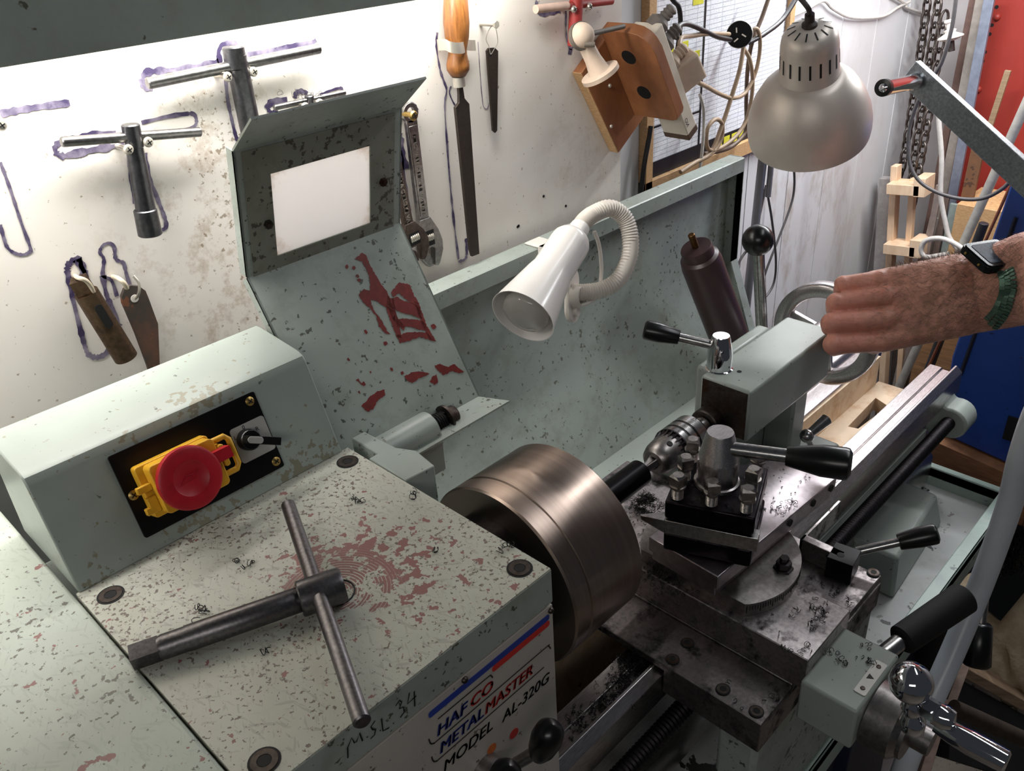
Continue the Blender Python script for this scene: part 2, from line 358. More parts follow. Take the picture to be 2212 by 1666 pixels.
# headstock casting under the lid
mb = MB(); mb.box(0.108, 0.372, 0.358, 0.735, 0.75, 1.206); mb.build('headstock_casting', M_green, L, 0.002)
def socket_screw(parent, c, r=0.0105, name='socket_screw', zc=None):
    c = V(c); M = Matrix.Translation(c)
    mb = MB(); mb.prism(circ(r, 28), -0.001, 0.0002, M); mb.mi = 1; mb.ringprism(circ(r * 0.84, 28), circ(r * 0.46, 28), -0.001, 0.0006, M); mb.mi = 0; mb.prism(circ(r * 0.46, 6), -0.001, 0.0005, M)
    return mb.build(name, [M_hole, M_brown], parent, smooth=30)
mb = MB(); mb.box(0.108, 0.374, 0.356, 0.622, 1.2075, 1.243); mb.mi = 1
mb.box(0.1079, 0.3741, 0.3555, 0.357, 1.2085, 1.2415)
mb.mi = 2; MF = frame((0, 0.3553, 0), (0, -1, 0), (1, 0, 0))
for st in ([(0.1716, 1.2180), (0.1730, 1.2270), (0.1773, 1.2327), (0.1785, 1.2265), (0.1800, 1.2260), (0.1835, 1.2315), (0.1845, 1.2225)],
           [(0.1880, 1.2225), (0.1888, 1.2230)], [(0.1965, 1.2315), (0.1925, 1.2290), (0.1935, 1.2255), (0.1955, 1.2235), (0.1940, 1.2195), (0.1905, 1.2190)], [(0.1985, 1.2190), (0.1992, 1.2194)],
           [(0.2015, 1.2290), (0.2008, 1.2170), (0.2060, 1.2155)], [(0.2095, 1.2160), (0.2103, 1.2164)],
           [(0.2140, 1.2300), (0.2175, 1.2325), (0.2192, 1.2295), (0.2165, 1.2250), (0.2200, 1.2235), (0.2198, 1.2185), (0.2160, 1.2165)],
           [(0.2265, 1.2320), (0.2235, 1.2235), (0.2315, 1.2245)], [(0.2305, 1.2300), (0.2290, 1.2160)]):
    ribbon(mb, st, 0.0012, MF, 0.0006, jit=0.2)
lid = mb.build('headstock_lid', [M_top, M_side, M_hole], L, 0)
for x, y in ((0.1262, 0.599), (0.1262, 0.3745), (0.3582, 0.3745), (0.359, 0.602)): socket_screw(lid, (x, y, 1.2432))
MB().tube([(0.2455 + 0.0145 * math.cos(a * math.pi / 10), 0.4635 + 0.0145 * math.sin(a * math.pi / 10), 1.2434) for a in range(20)], 0.0007, 6, True).build('filler_cap_ring', M_hole, lid)
# lettered front panel
M_np = paint('front_panel_paint', (190, 184, 176), 0.4, 0.68, (90, 80, 70), 120, 0.15)
M_blue = flat('letter_blue', (30, 56, 150), 0.45, 0, 0.05); M_red = flat('letter_red', (204, 40, 34), 0.45, 0, 0.05); M_ink = flat('letter_black', (14, 14, 14), 0.5, 0, 0.05); M_orange = flat('dot_orange', (214, 110, 40), 0.45)
mb = MB(); mb.box(0.110, 0.3735, 0.3555, 0.358, 0.78, 1.2055); mb.mi = 1
def T(s, x, z, size, mi, **k): mb.mi = mi; return textgeo(mb, s, size, frame((x, 0.3555, z), (0, -1, 0), (1, 0, 0)), **k)
def band(P, wd, mi, n=4): mb.mi = mi; ribbon(mb, [(p.x, p.y) for p in spline([V((*q, 0)) for q in P], n)], wd, MF, 0.0003)
mb.mi = 1; mb.prism(rrect(0.2395, 0.369, 1.1928, 1.1988, 0.0022), 0, 0.0003, MF); mb.mi = 2; mb.prism(rrect(0.3035, 0.369, 1.1862, 1.1922, 0.0022), 0, 0.0003, MF)
band([(0.2470, 1.1858), (0.275, 1.1858), (0.2985, 1.1858), (0.3015, 1.1845), (0.303, 1.181)], 0.0012, 3)
wd = T('HAF', 0.2435, 1.1690, 0.0150, 1, shear=0.25, bold=0.00055, xs=1.06, sp=1.04); T('CO', 0.2435 + wd + 0.0012, 1.1690, 0.0150, 2, shear=0.25, bold=0.00055, xs=1.06, sp=1.04)
band([(0.2365, 1.1740), (0.2375, 1.1680), (0.2405, 1.1655), (0.246, 1.1652), (0.30, 1.1652), (0.362, 1.1652), (0.3665, 1.1640), (0.3690, 1.1590)], 0.0012, 3)
wd = T('METAL', 0.2438, 1.1492, 0.0150, 1, shear=0.25, bold=0.00055, xs=0.985, sp=1.04); T('MASTER', 0.2438 + wd + 0.0010, 1.1492, 0.0150, 2, shear=0.25, bold=0.00055, xs=0.985, sp=1.04)
band([(0.2365, 1.1540), (0.2375, 1.1480), (0.2405, 1.1452), (0.246, 1.1450), (0.30, 1.1450), (0.360, 1.1450)], 0.0012, 3)
T('MODEL', 0.2445, 1.1270, 0.0155, 3, shear=0.25, bold=0.0002, xs=1.03); T('AL-320G', 0.3085, 1.1240, 0.0155, 3, shear=0.25, bold=0.0002, xs=0.98)
mb.mi = 2; mb.prism(circ(0.0050, 20, (0.3205, 1.0995)), 0, 0.0003, MF); mb.mi = 4; mb.prism(circ(0.0050, 20, (0.2950, 1.1052)), 0, 0.0003, MF)
npl = mb.build('front_panel', [M_np, M_blue, M_red, M_ink, M_orange], L)
for x, z in ((0.2755, 1.2025), (0.371, 1.2010)): MB().sphere((x, 0.3550, z), 0.0028, 12).build('panel_screw', M_brown, npl)
for x, z, kx in ((0.286, 1.09, 0.302), (0.240, 1.09, 0.2565)):
    mb = MB(); c = V((x, 0.356, z)); kc = V((kx, 0.30, 1.157)); mb.cyl(c, c + V((0, -0.014, 0)), 0.014, seg=20); d = V((0.12, -0.3, 1)).normalized(); mb.cyl(c + V((0, -0.012, 0)), kc - d * 0.012, 0.005, seg=14); mb.mi = 1
    mb.lathe([(0, -0.022), (0.007, -0.022), (0.0105, -0.012), (0.0122, 0.002), (0.011, 0.012), (0.0065, 0.0185), (0, 0.0205)], frame(kc, d), 28)
    mb.build('speed_selector', [M_mid, M_black], npl, smooth=45)
# ---- control box on the headstock
cb = MB(); cb.profx([(0.62, 1.243), (0.6535, 1.331), (0.6570, 1.337), (0.664, 1.340), (0.727, 1.345), (0.7375, 1.3445), (0.739, 1.243)], 0.110, 0.366)
CBX = cb.build('control_box', M_box, L, 0.0015)
FB = frame((0.11, 0.62, 1.243), (0, -0.088, 0.0335), (1, 0, 0))
def fb(u, v, h=0.0):
    d = RX * ((u - 1106) / FPX) + DN * ((v - 833) / FPX) + FW; nz = FB.to_3x3() @ V((0, 0, 1)); o = FB @ V((0, 0, h))
    q = FB.inverted() @ (CAM + d * ((o - CAM).dot(nz) / d.dot(nz))); return (q.x, q.y)
P = [fb(228, 990), fb(540, 847), fb(617, 1003), fb(315, 1162)]
x0 = (P[0][0] + P[3][0]) / 2; x1 = (P[1][0] + P[2][0]) / 2; y0 = (P[2][1] + P[3][1]) / 2; y1 = (P[0][1] + P[1][1]) / 2
plate = MB().prism(rrect(x0, x1, y0, y1, 0.002), 0.0003, 0.0025, FB).build('switch_plate', M_blackm, CBX)
M_brass = steel('brass', (190, 160, 96), 0.35)
for u, v in ((540, 867), (597, 997), (289, 1070)):
    a = fb(u, v, 0.003); mb = MB(); mb.lathe([(0, 0.0042), (0.0018, 0.0040), (0.0042, 0.0028), (0.0042, 0.0024)], FB @ Matrix.Translation((a[0], a[1], 0)), 16)
    mb.mi = 1
    for k in (0, 1): mb.box(-0.0026, 0.0026, -0.0005, 0.0005, 0.0041, 0.0044, FB @ Matrix.Translation((a[0], a[1], 0)) @ Matrix.Rotation(0.6 + k * math.pi / 2, 4, 'Z'))
    mb.build('cross_head_screw', [M_brass, M_hole], CBX)
M_yel = flat('yellow_plastic', (226, 172, 44), 0.38, 0, 0.06, 30); M_stop = flat('red_plastic', (190, 22, 40), 0.42, 0, 0.12, 90)
a = fb(300, 1010, 0.012); b_ = fb(466, 935, 0.030); c_ = fb(345, 1120, 0.012); d_ = fb(500, 1045, 0.030)
ex0 = (a[0] + c_[0]) / 2; ex1 = (b_[0] + d_[0]) / 2 - 0.002; ey0 = (c_[1] + d_[1]) / 2; ey1 = (a[1] + b_[1]) / 2
mb = MB(); mb.prism(rrect(ex0 - 0.004, ex1 + 0.002, ey0, ey1, 0.003), 0.0026, 0.014, FB); mb.prism(rrect(ex0 + 0.002, ex1, ey0 + 0.002, ey1 - 0.001, 0.004), 0.014, 0.030, FB)
mb.prism(rrect(ex0 - 0.010, ex0 + 0.002, ey1 - 0.021, ey1 - 0.015, 0.001), 0.014, 0.020, FB); mb.prism(rrect(ex0 - 0.006, ex0 + 0.002, ey1 - 0.035, ey1 - 0.026, 0.001), 0.014, 0.020, FB); mb.prism(rrect(ex0 - 0.010, ex0 + 0.002, ey0 + 0.006, ey0 + 0.012, 0.001), 0.014, 0.020, FB)
lx = ex1
mb.tube([FB @ V(q) for q in ((lx, ey1 - 0.006, 0.022), (lx + 0.012, ey1 - 0.006, 0.022), (lx + 0.015, ey1 - 0.010, 0.022), (lx + 0.015, ey0 + 0.013, 0.022), (lx + 0.012, ey0 + 0.009, 0.022), (lx, ey0 + 0.009, 0.022))], 0.0028, 8)
mb.prism(rrect(lx + 0.002, lx + 0.007, ey0 + 0.016, ey1 - 0.010, 0.002), 0.016, 0.028, FB)
mb.build('switch_housing', M_yel, CBX, 0.0008)
rc = fb(413, 1033, 0.040); MR = FB @ Matrix.Translation((rc[0], rc[1], 0))
mb = MB(); mb.lathe([(0, 0.030), (0.022, 0.030), (0.0262, 0.033), (0.0268, 0.036), (0.0262, 0.040), (0.024, 0.0412), (0.0150, 0.0412), (0.0145, 0.0406), (0, 0.0404)], MR, 48)
mb.prism(rrect(0.024, 0.040, 0.0005, 0.0105, 0.001), 0.030, 0.039, MR)
S_ = [(-0.009, -0.002), (-0.003, 0.0035), (0.001, 0.0025), (0.008, 0.0045), (0.003, -0.001), (-0.001, -0.0005), (-0.009, -0.002)]
mb.tube([MR @ V((p[0], p[1], 0.0406)) for p in S_], 0.0004, 5)
mb.build('stop_button', M_stop, CBX, smooth=50)
# rotary selector
P = [fb(489, 932), fb(561, 897), fb(596, 965), fb(525, 1003)]
sx0 = (P[0][0] + P[3][0]) / 2; sx1 = (P[1][0] + P[2][0]) / 2; sy0 = (P[2][1] + P[3][1]) / 2; sy1 = (P[0][1] + P[1][1]) / 2
M_sil = flat('silver_label', (196, 194, 188), 0.4, 0.3, 0.06)
mb = MB(); mb.prism(rrect(sx0, sx1, sy0, sy1, 0.003), 0.0026, 0.0034, FB); mb.mi = 1
for ch, u, v in (('L', 507, 946), ('0', 525, 923), ('R', 554, 926)):
    q = fb(u, v, 0.0035); textgeo(mb, ch, 0.0052, FB @ Matrix.Translation((q[0] - 0.001, q[1] - 0.002, 0.0034)), h=0.0002)
mb.build('selector_label', [M_sil, M_ink], CBX)
kc = fb(541, 950, 0.010); MK = FB @ Matrix.Translation((kc[0], kc[1], 0))
mb = MB(); mb.lathe([(0.0100, 0.0034), (0.0096, 0.011), (0.0085, 0.0125), (0, 0.0125)], MK, 32); k9 = fb(602, 953, 0.017); MKr = MK @ Matrix.Rotation(math.atan2(k9[1] - kc[1], k9[0] - kc[0]), 4, 'Z')
mb.box(-0.008, 0.024, -0.0036, 0.0036, 0.0120, 0.0215, MKr); mb.mi = 1; mb.prism(rrect(-0.0075, 0.007, -0.0030, 0.0030, 0.0028), 0.0214, 0.0219, MKr)
mb.build('selector_knob', [M_black, M_sil], CBX, 0.0006)
# ---- bed
bed = [(0.4245, 0.951), (0.4235, 0.953), (0.4039, 0.953), (0.4025, 0.950), (0.3905, 0.950), (0.3885, 0.9535), (0.3838, 0.9640), (0.3805, 0.9640), (0.3705, 0.9545), (0.3695, 0.918), (0.392, 0.905), (0.396, 0.79), (0.386, 0.775), (0.386, 0.72), (0.412, 0.72), (0.412, 0.900), (0.4245, 0.915)]
mb = MB(); mb.profx(bed, 0.372, 1.42)
rear = [(0.507, 0.951), (0.508, 0.953), (0.535, 0.953), (0.540, 0.951), (0.545, 0.960), (0.552, 0.9635), (0.558, 0.9635), (0.566, 0.955), (0.575, 0.953), (0.604, 0.953), (0.605, 0.918), (0.585, 0.905), (0.585, 0.72), (0.556, 0.72), (0.556, 0.90), (0.512, 0.915)]
mb.profx(rear, 0.372, 1.42)
BED = mb.build('bed_ways', M_ground, L, 0.0006)
M_inner = paint('inner_casting_paint', (226, 202, 172), 0.55, 0.70, (120, 84, 50), 60, 0.9, (176, 112, 40))
mb = MB()
H = circ(0.044, 24, (1.29, 0.462)); 
O = rrect(1.06, 1.419, 0.4095, 0.5045, 0.002, 8)
mb.ringprism(O, [(1.303 + 0.060 * math.cos(math.atan2((y - 0.478) * 1.6, x - 1.303)), 0.474 + 0.027 * math.sin(math.atan2((y - 0.478) * 1.6, x - 1.303))) for x, y in O], 0.865, 0.89)
mb.box(0.66, 0.72, 0.4095, 0.5045, 0.82, 0.87)
mb.box(0.39, 1.405, 0.5035, 0.5085, 0.80, 0.948); mb.build('bed_webs', M_inner, L, 0.003)
# rack under the front way, lead screw and its end bracket
mb = MB(); mb.box(0.60, 1.30, 0.372, 0.386, 0.868, 0.900)
mb.build('rack', M_cast, L, 0.001)
mb = MB(); c0 = V((0.45, 0.356, 0.893)); R = 0.0115; n = 330
mb.lathe([(0, 0)] + [(R - (0.0013 if k % 2 else 0), 0.92 * k / n) for k in range(n + 1)] + [(0, 0.92)], frame(c0, (1, 0, 0)), 20)
mb.build('lead_screw', M_dark, L, smooth=20)
mb = MB(); MBR = frame((1.352, 0, 0), (1, 0, 0), (0, 1, 0))
ol = [(0.392, 0.932), (0.392, 0.862), (0.372, 0.862)] + [(0.355 + 0.028 * math.cos(math.radians(a)), 0.891 + 0.028 * math.sin(math.radians(a))) for a in range(-75, -286, -15)] + [(0.368, 0.920), (0.374, 0.932)]
mb.prism([(y, z) for y, z in ol][::-1], 0, 0.05, MBR)
mb.build('lead_screw_bracket', M_rim, L, 0.004)
# ---- chip tray and cabinet stand
mb = MB(); mb.box(0.30, 1.432, 0.262, 0.84, 0.700, 0.706)
mb.box(0.30, 1.447, 0.2495, 0.271, 0.725, 0.7445); mb.box(0.30, 1.447, 0.2495, 0.254, 0.690, 0.7445); mb.box(1.430, 1.447, 0.2495, 0.84, 0.725, 0.7445); mb.box(1.430, 1.434, 0.2495, 0.84, 0.70, 0.7445)
mb.box(0.30, 1.447, 0.268, 0.271, 0.70, 0.74)
mb.build('chip_tray', M_trayrim, L, 0.002)
MB().box(0.302, 1.430, 0.271, 0.839, 0.706, 0.7075).build('tray_floor', M_tray, L)
mb = MB(); mb.hexa([V((1.10, 0.31, 0.7075)), V((1.335, 0.325, 0.7075)), V((1.335, 0.56, 0.7075)), V((1.10, 0.56, 0.7075))], [V((1.11, 0.318, 0.782)), V((1.305, 0.335, 0.782)), V((1.312, 0.55, 0.782)), V((1.11, 0.55, 0.782))]); mb.build('bed_foot', M_cast, L, 0.006)
M_navy = flat('navy_stand', (34, 40, 66), 0.5, 0, 0.15, 20)
mb = MB(); mb.box(-0.3, 0.42, 0.28, 0.80, 0.03, 0.698); mb.box(1.02, 1.40, 0.30, 0.80, 0.03, 0.698); mb.box(0.42, 1.02, 0.32, 0.80, 0.10, 0.698); mb.box(0.42, 1.02, 0.315, 0.32, 0.30, 0.31); mb.build('cabinet_stand', M_navy, L, 0.003)
# ---- splash guard at the back
prof = [(0.850, 1.250), (0.822, 1.250), (0.820, 1.2485), (0.820, 1.224), (0.8215, 1.224), (0.8215, 1.2475), (0.8490, 1.2475), (0.850, 1.050), (0.769, 0.8475), (0.771, 0.8475), (0.852, 1.049), (0.852, 1.250)]
mb = MB(); mb.profx(prof, 0.50, 1.432)
MEX = [(0.852, 1.250), (0.852, 1.049), (0.771, 0.8475), (0.745, 0.8475), (0.828, 1.045), (0.828, 1.250)]
mb.profx(MEX, 1.430, 1.434); mb.box(1.412, 1.432, 0.8205, 0.8225, 1.05, 1.2485)
mb.hexa([V((1.412, 0.8205, 1.05)), V((1.434, 0.8205, 1.05)), V((1.434, 0.8225, 1.05)), V((1.412, 0.8225, 1.05))], [V((1.412, 0.8205, 1.2485)), V((1.434, 0.8205, 1.2485)), V((1.434, 0.8225, 1.2485)), V((1.412, 0.8225, 1.2485))])
mb.hexa([V((1.412, 0.743, 0.8475)), V((1.434, 0.743, 0.8475)), V((1.434, 0.745, 0.8475)), V((1.412, 0.745, 0.8475))], [V((1.412, 0.8205, 1.05)), V((1.434, 0.8205, 1.05)), V((1.434, 0.8225, 1.05)), V((1.412, 0.8225, 1.05))])
mb.build('splash_guard', M_splash, L, 0)
MB().box(0.42, 1.434, 0.607, 0.772, 0.842, 0.8472).build('rear_shelf', M_rim, L, 0.001)
# ---- hinged chuck guard, swung up
GP = [(0.641, 1.205), (0.749, 1.390), (0.722, 1.518), (0.678, 1.551)]
mb = MB(); X0, X1, TH = 0.373, 0.568, 0.0022
def slab(a, b, xa0, xa1, xb0, xb1):
    n = V((0, b[1] - a[1], -(b[0] - a[0]))).normalized() * TH
    A = [V((xa0, *a)), V((xa1, *a)), V((xb1, *b)), V((xb0, *b))]; mb.hexa(A, [p + n for p in A])
slab(GP[0], GP[1], X0, X1, X0, X1)
# window panel with an opening
Ya, Yb = GP[1], GP[2]; FGw = frame((0, Ya[0], Ya[1]), V((0, -(Yb[1] - Ya[1]), Yb[0] - Ya[0])), (1, 0, 0))
HG = math.hypot(Yb[0] - Ya[0], Yb[1] - Ya[1])
def fg(u, v, h=0.0):
    d = RX * ((u - 1106) / FPX) + DN * ((v - 833) / FPX) + FW; nz = FGw.to_3x3() @ V((0, 0, 1)); o = FGw @ V((0, 0, h))
    q = FGw.inverted() @ (CAM + d * ((o - CAM).dot(nz) / d.dot(nz))); return (q.x, q.y)
wq = [fg(585, 378), fg(799, 311), fg(799, 480), fg(597, 555)]
wx0 = (wq[0][0] + wq[3][0]) / 2; wx1 = (wq[1][0] + wq[2][0]) / 2; wy0 = (wq[2][1] + wq[3][1]) / 2; wy1 = (wq[0][1] + wq[1][1]) / 2
mb.ringprism([(X0, 0), (X1, 0), (X1, HG), (X0, HG)], [(wx0, wy0), (wx1, wy0), (wx1, wy1), (wx0, wy1)], -TH, 0, FGw)
slab(GP[2], GP[3], X0, X1, X0, X1)
mb.box(X0 - 0.001, X0 + 0.001, 0.64, 0.641, 1.204, 1.206)
# side flanges folded back, bottom lip
for xs in (X0, X1 - TH):
    for a, b in ((GP[0], GP[1]), (GP[1], GP[2])):
        n = V((0, b[1] - a[1], -(b[0] - a[0]))).normalized() * 0.012
        A = [V((xs, *a)), V((xs + TH, *a)), V((xs + TH, *b)), V((xs, *b))]; mb.hexa(A, [p + n for p in A])
mb.prism([(0.43, 0.606), (0.582, 0.606), (0.566, 0.641), (0.43, 0.641)], 1.2025, 1.2045)
# bare red primer where the paint has worn off
mb.mi = 1; FGl = frame((0, GP[0][0], GP[0][1]), V((0, -(GP[1][1] - GP[0][1]), GP[1][0] - GP[0][0])), (1, 0, 0))
def fl(u, v):
    d = RX * ((u - 1106) / FPX) + DN * ((v - 833) / FPX) + FW; nz = FGl.to_3x3() @ V((0, 0, 1)); o = FGl.translation
    q = FGl.inverted() @ (CAM + d * ((o - CAM).dot(nz) / d.dot(nz))); return (q.x, q.y)
def red(P): blob(mb, [fl(*p) for p in P], FGl)
red([(766, 560), (782, 546), (790, 552), (802, 578), (820, 610), (835, 630), (845, 655), (860, 690), (875, 705), (872, 715), (848, 690), (838, 668), (812, 650), (800, 648), (806, 668), (822, 690), (836, 715), (842, 722), (834, 722), (818, 705), (812, 684), (795, 662), (785, 655), (774, 636), (786, 625), (798, 628), (800, 615), (795, 590), (782, 566)])
for R_ in ([(843, 632), (862, 611), (884, 614), (895, 640), (905, 655), (898, 662), (880, 650), (862, 634), (850, 642)], [(845, 645), (856, 640), (870, 650), (890, 655), (906, 662), (912, 690), (890, 682), (862, 674), (850, 668)], [(850, 690), (870, 688), (915, 693), (925, 715), (905, 712), (880, 706), (858, 708)], [(856, 726), (880, 718), (920, 718), (940, 738), (905, 728), (885, 736), (864, 742)],
           [(893, 650), (904, 655), (922, 705), (942, 738), (930, 737), (912, 705)], [(836, 638), (850, 648), (858, 690), (868, 730), (858, 730), (845, 700), (834, 668)]): red(R_)
red([(938, 790), (950, 786), (968, 794), (980, 786), (1002, 804), (990, 806), (975, 802), (958, 812), (945, 800)]); red([(872, 814), (890, 804), (912, 802), (928, 808), (905, 818), (890, 828), (878, 822)]); red([(932, 815), (942, 808), (946, 826), (938, 832), (928, 824)])
red([(800, 856), (815, 846), (830, 842), (832, 854), (815, 866), (806, 884), (794, 890), (780, 878)]); red([(768, 820), (774, 818), (780, 828), (786, 824), (790, 832), (782, 834)])
for u, v, s in ((749, 576, 4), (764, 578, 4), (772, 596, 4), (775, 605, 4), (790, 717, 4), (832, 742, 5), (752, 776, 3), (800, 804, 3), (846, 798, 4), (868, 806, 4), (936, 705, 6), (754, 778, 3), (775, 848, 3)):
    red([(u - s, v - s * .6), (u + s * .3, v - s), (u + s, v + s * .3), (u + s * .2, v + s * 1.2), (u - s * .7, v + s * .5)])
mb.mi = 2
for a, b in (((555, 345), (842, 262)), ((842, 262), (852, 470)), ((852, 470), (560, 588)), ((560, 588), (555, 345))): pass
mb.ringprism([(wx0 - 0.028, wy0 - 0.019), (wx1 + 0.032, wy0 - 0.019), (wx1 + 0.032, wy1 + 0.028), (wx0 - 0.028, wy1 + 0.028)], [(wx0, wy0), (wx1, wy0), (wx1, wy1), (wx0, wy1)], 0.0002, 0.0010, FGw)
M_prim = flat('red_primer', (126, 40, 34), 0.5, 0, 0.2, 120)
M_grime = paint('grimy_window_border', (132, 134, 122), 0.5, 0.60, (60, 52, 40), 120, 0.6, (90, 74, 54))
CG = mb.build('chuck_guard', [M_guard, M_prim, M_grime], L, 0, smooth=20)
def mat_window():
    t = NT('guard_window_plastic'); p = t.pos(False); q = V(FGw @ V(((wx0 + wx1) / 2, (wy0 + wy1) / 2, 0)))
    g = t.noise(p, 90, 5, 0.7); m = t.math('SUBTRACT', 1.0, t.near(p, q, 0.113, (1, 1, 1.15)))
    col = t.mix(t.step(t.math('MULTIPLY', t.math('ADD', g, 0.4), m), 0.5, 0.9), s2l((228, 226, 226)), s2l((176, 146, 112)))
    t.set(col, 0.35); tr = t.n('ShaderNodeBsdfTranslucent'); t.l(col, tr.inputs[0]); mx = t.n('ShaderNodeMixShader'); mx.inputs[0].default_value = 0.6; t.l(t.b.outputs[0], mx.inputs[1]); t.l(tr.outputs[0], mx.inputs[2]); t.l(mx.outputs[0], t.t.nodes['Material Output'].inputs[0]); return t.m
MB().prism([(wx0 - .004, wy0 - .004), (wx1 + .004, wy0 - .004), (wx1 + .004, wy1 + .004), (wx0 - .004, wy1 + .004)], -0.004, -0.0006, FGw).build('guard_window', mat_window(), CG)
for u, v in ((577, 483), (825, 392)):
    q = fg(u, v); mb = MB(); mb.lathe([(0, 0.006), (0.0022, 0.006), (0.0024, 0.0045), (0.0045, 0.0045), (0.0048, 0.001), (0, 0.001)], FGw @ Matrix.Translation((q[0], q[1], 0)), 6); mb.build('hex_nut', M_brown, CG)
# hinge block, shaft housing, spring and bolt of the chuck guard
mb = MB(); mb.prism([(0.3755, 0.535), (0.408, 0.532), (0.4135, 0.565), (0.404, 0.585), (0.402, 0.632), (0.386, 0.632), (0.386, 0.590), (0.3755, 0.590)], 1.205, 1.2435)
mb.prism([(0.3755, 0.535), (0.408, 0.532), (0.4135, 0.56), (0.3755, 0.57)], 1.18, 1.206)
mb.build('hinge_block', M_green, L, 0.0012)
mb = MB(); ac = V((0.385, 0.632, 1.207)); mb.cyl(ac, ac + V((0.100, 0, 0)), 0.0185, seg=28, ch=0.001); mb.box(0.386, 0.485, 0.6135, 0.6505, 1.16, 1.207)
HS = mb.build('hinge_housing', M_green, L)
mb = MB(); mb.cyl(ac + V((0.09, 0, 0)), ac + V((0.132, 0, 0)), 0.0065, seg=16); mb.tube([ac + V((0.1 + 0.020 * k / 60, 0.0098 * math.cos(k * 0.66), 0.0098 * math.sin(k * 0.66))) for k in range(61)], 0.0014, 6)
mb.build('hinge_spring', M_blackm, L, smooth=50)
mb = MB(); mb.lathe([(0.006, 0), (0.0155, 0), (0.0155, 0.003), (0.0105, 0.003), (0.0105, 0.0135), (0.0095, 0.015), (0, 0.015)], frame(ac + V((0.121, 0, 0)), (1, 0, 0)), 24); mb.build('hinge_bolt', M_brown, L)
# ---------------------------------------------------------------- chuck, work, tailstock
AX = V((0, 0.488, 1.1095))
def axis(x): return V((x, AX.y, AX.z))
def mat_turned():
    t = NT('turned_chuck_steel'); p = t.pos(False); c = s2l((186, 167, 155))
    f = t.noise(p, 30, 4, 0.6, (6, 0.15, 0.15)); col = t.mix(t.step(f, 0.2, 0.8), s2l((160, 142, 132)), c)
    t.b.inputs['Anisotropic'].default_value = 0.6
    return t.set(col, 0.30, 1.0)
M_turn = mat_turned()
ck = thing('lathe_chuck', 'large round steel lathe chuck at the end of the headstock', 'chuck', axis(0.44))
mb = MB(); mb.lathe([(0.03, 0), (0.098, 0), (0.1, 0.002), (0.1, 0.0205), (0.0985, 0.0215), (0.0985, 0.0235), (0.1, 0.0245), (0.1, 0.1), (0.098, 0.102), (0.03, 0.102), (0.03, 0.098)], frame(axis(0.44), (1, 0, 0)), 96)
mb.build('chuck_body', M_turn, ck, smooth=25)
mb = MB(); mb.lathe([(0, -0.064), (0.052, -0.064), (0.052, -0.03), (0.07, -0.028), (0.07, 0.0005), (0, 0.0005)], frame(axis(0.44), (1, 0, 0)), 48); mb.build('spindle_nose', M_dark, ck)
for k in range(3):
    M = frame(axis(0.542), (1, 0, 0)) @ Matrix.Rotation(0.5 + k * 2 * math.pi / 3, 4, 'Z'); mb = MB()
    mb.box(0.0165, 0.045, -0.011, 0.011, 0, 0.030, M); mb.box(0.045, 0.075, -0.011, 0.011, 0, 0.016, M); mb.build('jaw', M_mid, ck, 0.001)
mb = MB(); mb.cyl(axis(0.535), axis(0.672), 0.0158, seg=40, ch=0.001); o = mb.build('work_bar', flat('black_bar_stock', (22, 20, 24), 0.3, 0.8, 0.1), None, off=axis(0.6))
tag(o, 'black round bar held in the lathe chuck and drilled from the tailstock', 'bar')
# drill chuck
dc = thing('drill_chuck', 'shiny keyed drill chuck with gear teeth and two black rings', 'drill chuck', axis(0.74))
def dl(prof): return [(r, x - 0.70) for x, r in prof]
DM = frame(axis(0.70), (1, 0, 0))
mb = MB(); mb.lathe(dl([(0.697, 0.0075), (0.697, 0.0135), (0.700, 0.0175), (0.708, 0.0205), (0.727, 0.0225), (0.729, 0.0225)]), DM, 40)
mb.build('nose_cone', M_mid, dc)
mb = MB()
for k in range(24):
    a = 2 * math.pi * k / 24; M = DM @ Matrix.Rotation(a, 4, 'Z')
    mb.hexa([M @ V((0.0205, -0.0016, 0.024)), M @ V((0.0205, 0.0016, 0.024)), M @ V((0.0205, 0.0025, 0.034)), M @ V((0.0205, -0.0025, 0.034))], [M @ V((0.0225, -0.0006, 0.0245)), M @ V((0.0225, 0.0006, 0.0245)), M @ V((0.0255, 0.0012, 0.034)), M @ V((0.0255, -0.0012, 0.034))])
mb.lathe([(0.0205, 0.022), (0.0235, 0.034), (0.0258, 0.034), (0.0258, 0.036), (0.02, 0.036)], DM, 40); mb.build('gear_ring', M_dark, dc, smooth=20)
mb = MB(); mb.lathe(dl([(0.734, 0.02), (0.7345, 0.0255), (0.744, 0.0258), (0.744, 0.0240), (0.748, 0.0240), (0.748, 0.0258), (0.757, 0.0258), (0.757, 0.0240), (0.761, 0.0240), (0.761, 0.0258), (0.776, 0.0256), (0.779, 0.024), (0.780, 0.010), (0.795, 0.0125), (0.8, 0.0125)]), DM, 48); mb.build('sleeve', M_steel, dc, smooth=25)
for x in (0.744, 0.757):
    mb = MB(); mb.lathe(dl([(x, 0.0242), (x + 0.0002, 0.0252), (x + 0.0038, 0.0252), (x + 0.004, 0.0242)]), DM, 48); mb.build('black_ring', M_black, dc)
for k in range(3):
    M = DM @ Matrix.Rotation(1.1 + k * 2.094, 4, 'Z'); mb = MB(); mb.hexa([M @ V((0.001, -0.003, -0.020)), M @ V((0.001, 0.003, -0.020)), M @ V((0.004, 0.003, -0.020)), M @ V((0.004, -0.003, -0.020))], [M @ V((0.001, -0.005, 0.004)), M @ V((0.001, 0.005, 0.004)), M @ V((0.0105, 0.005, 0.004)), M @ V((0.0105, -0.005, 0.004))]); mb.build('jaw', M_mid, dc, 0.0008)
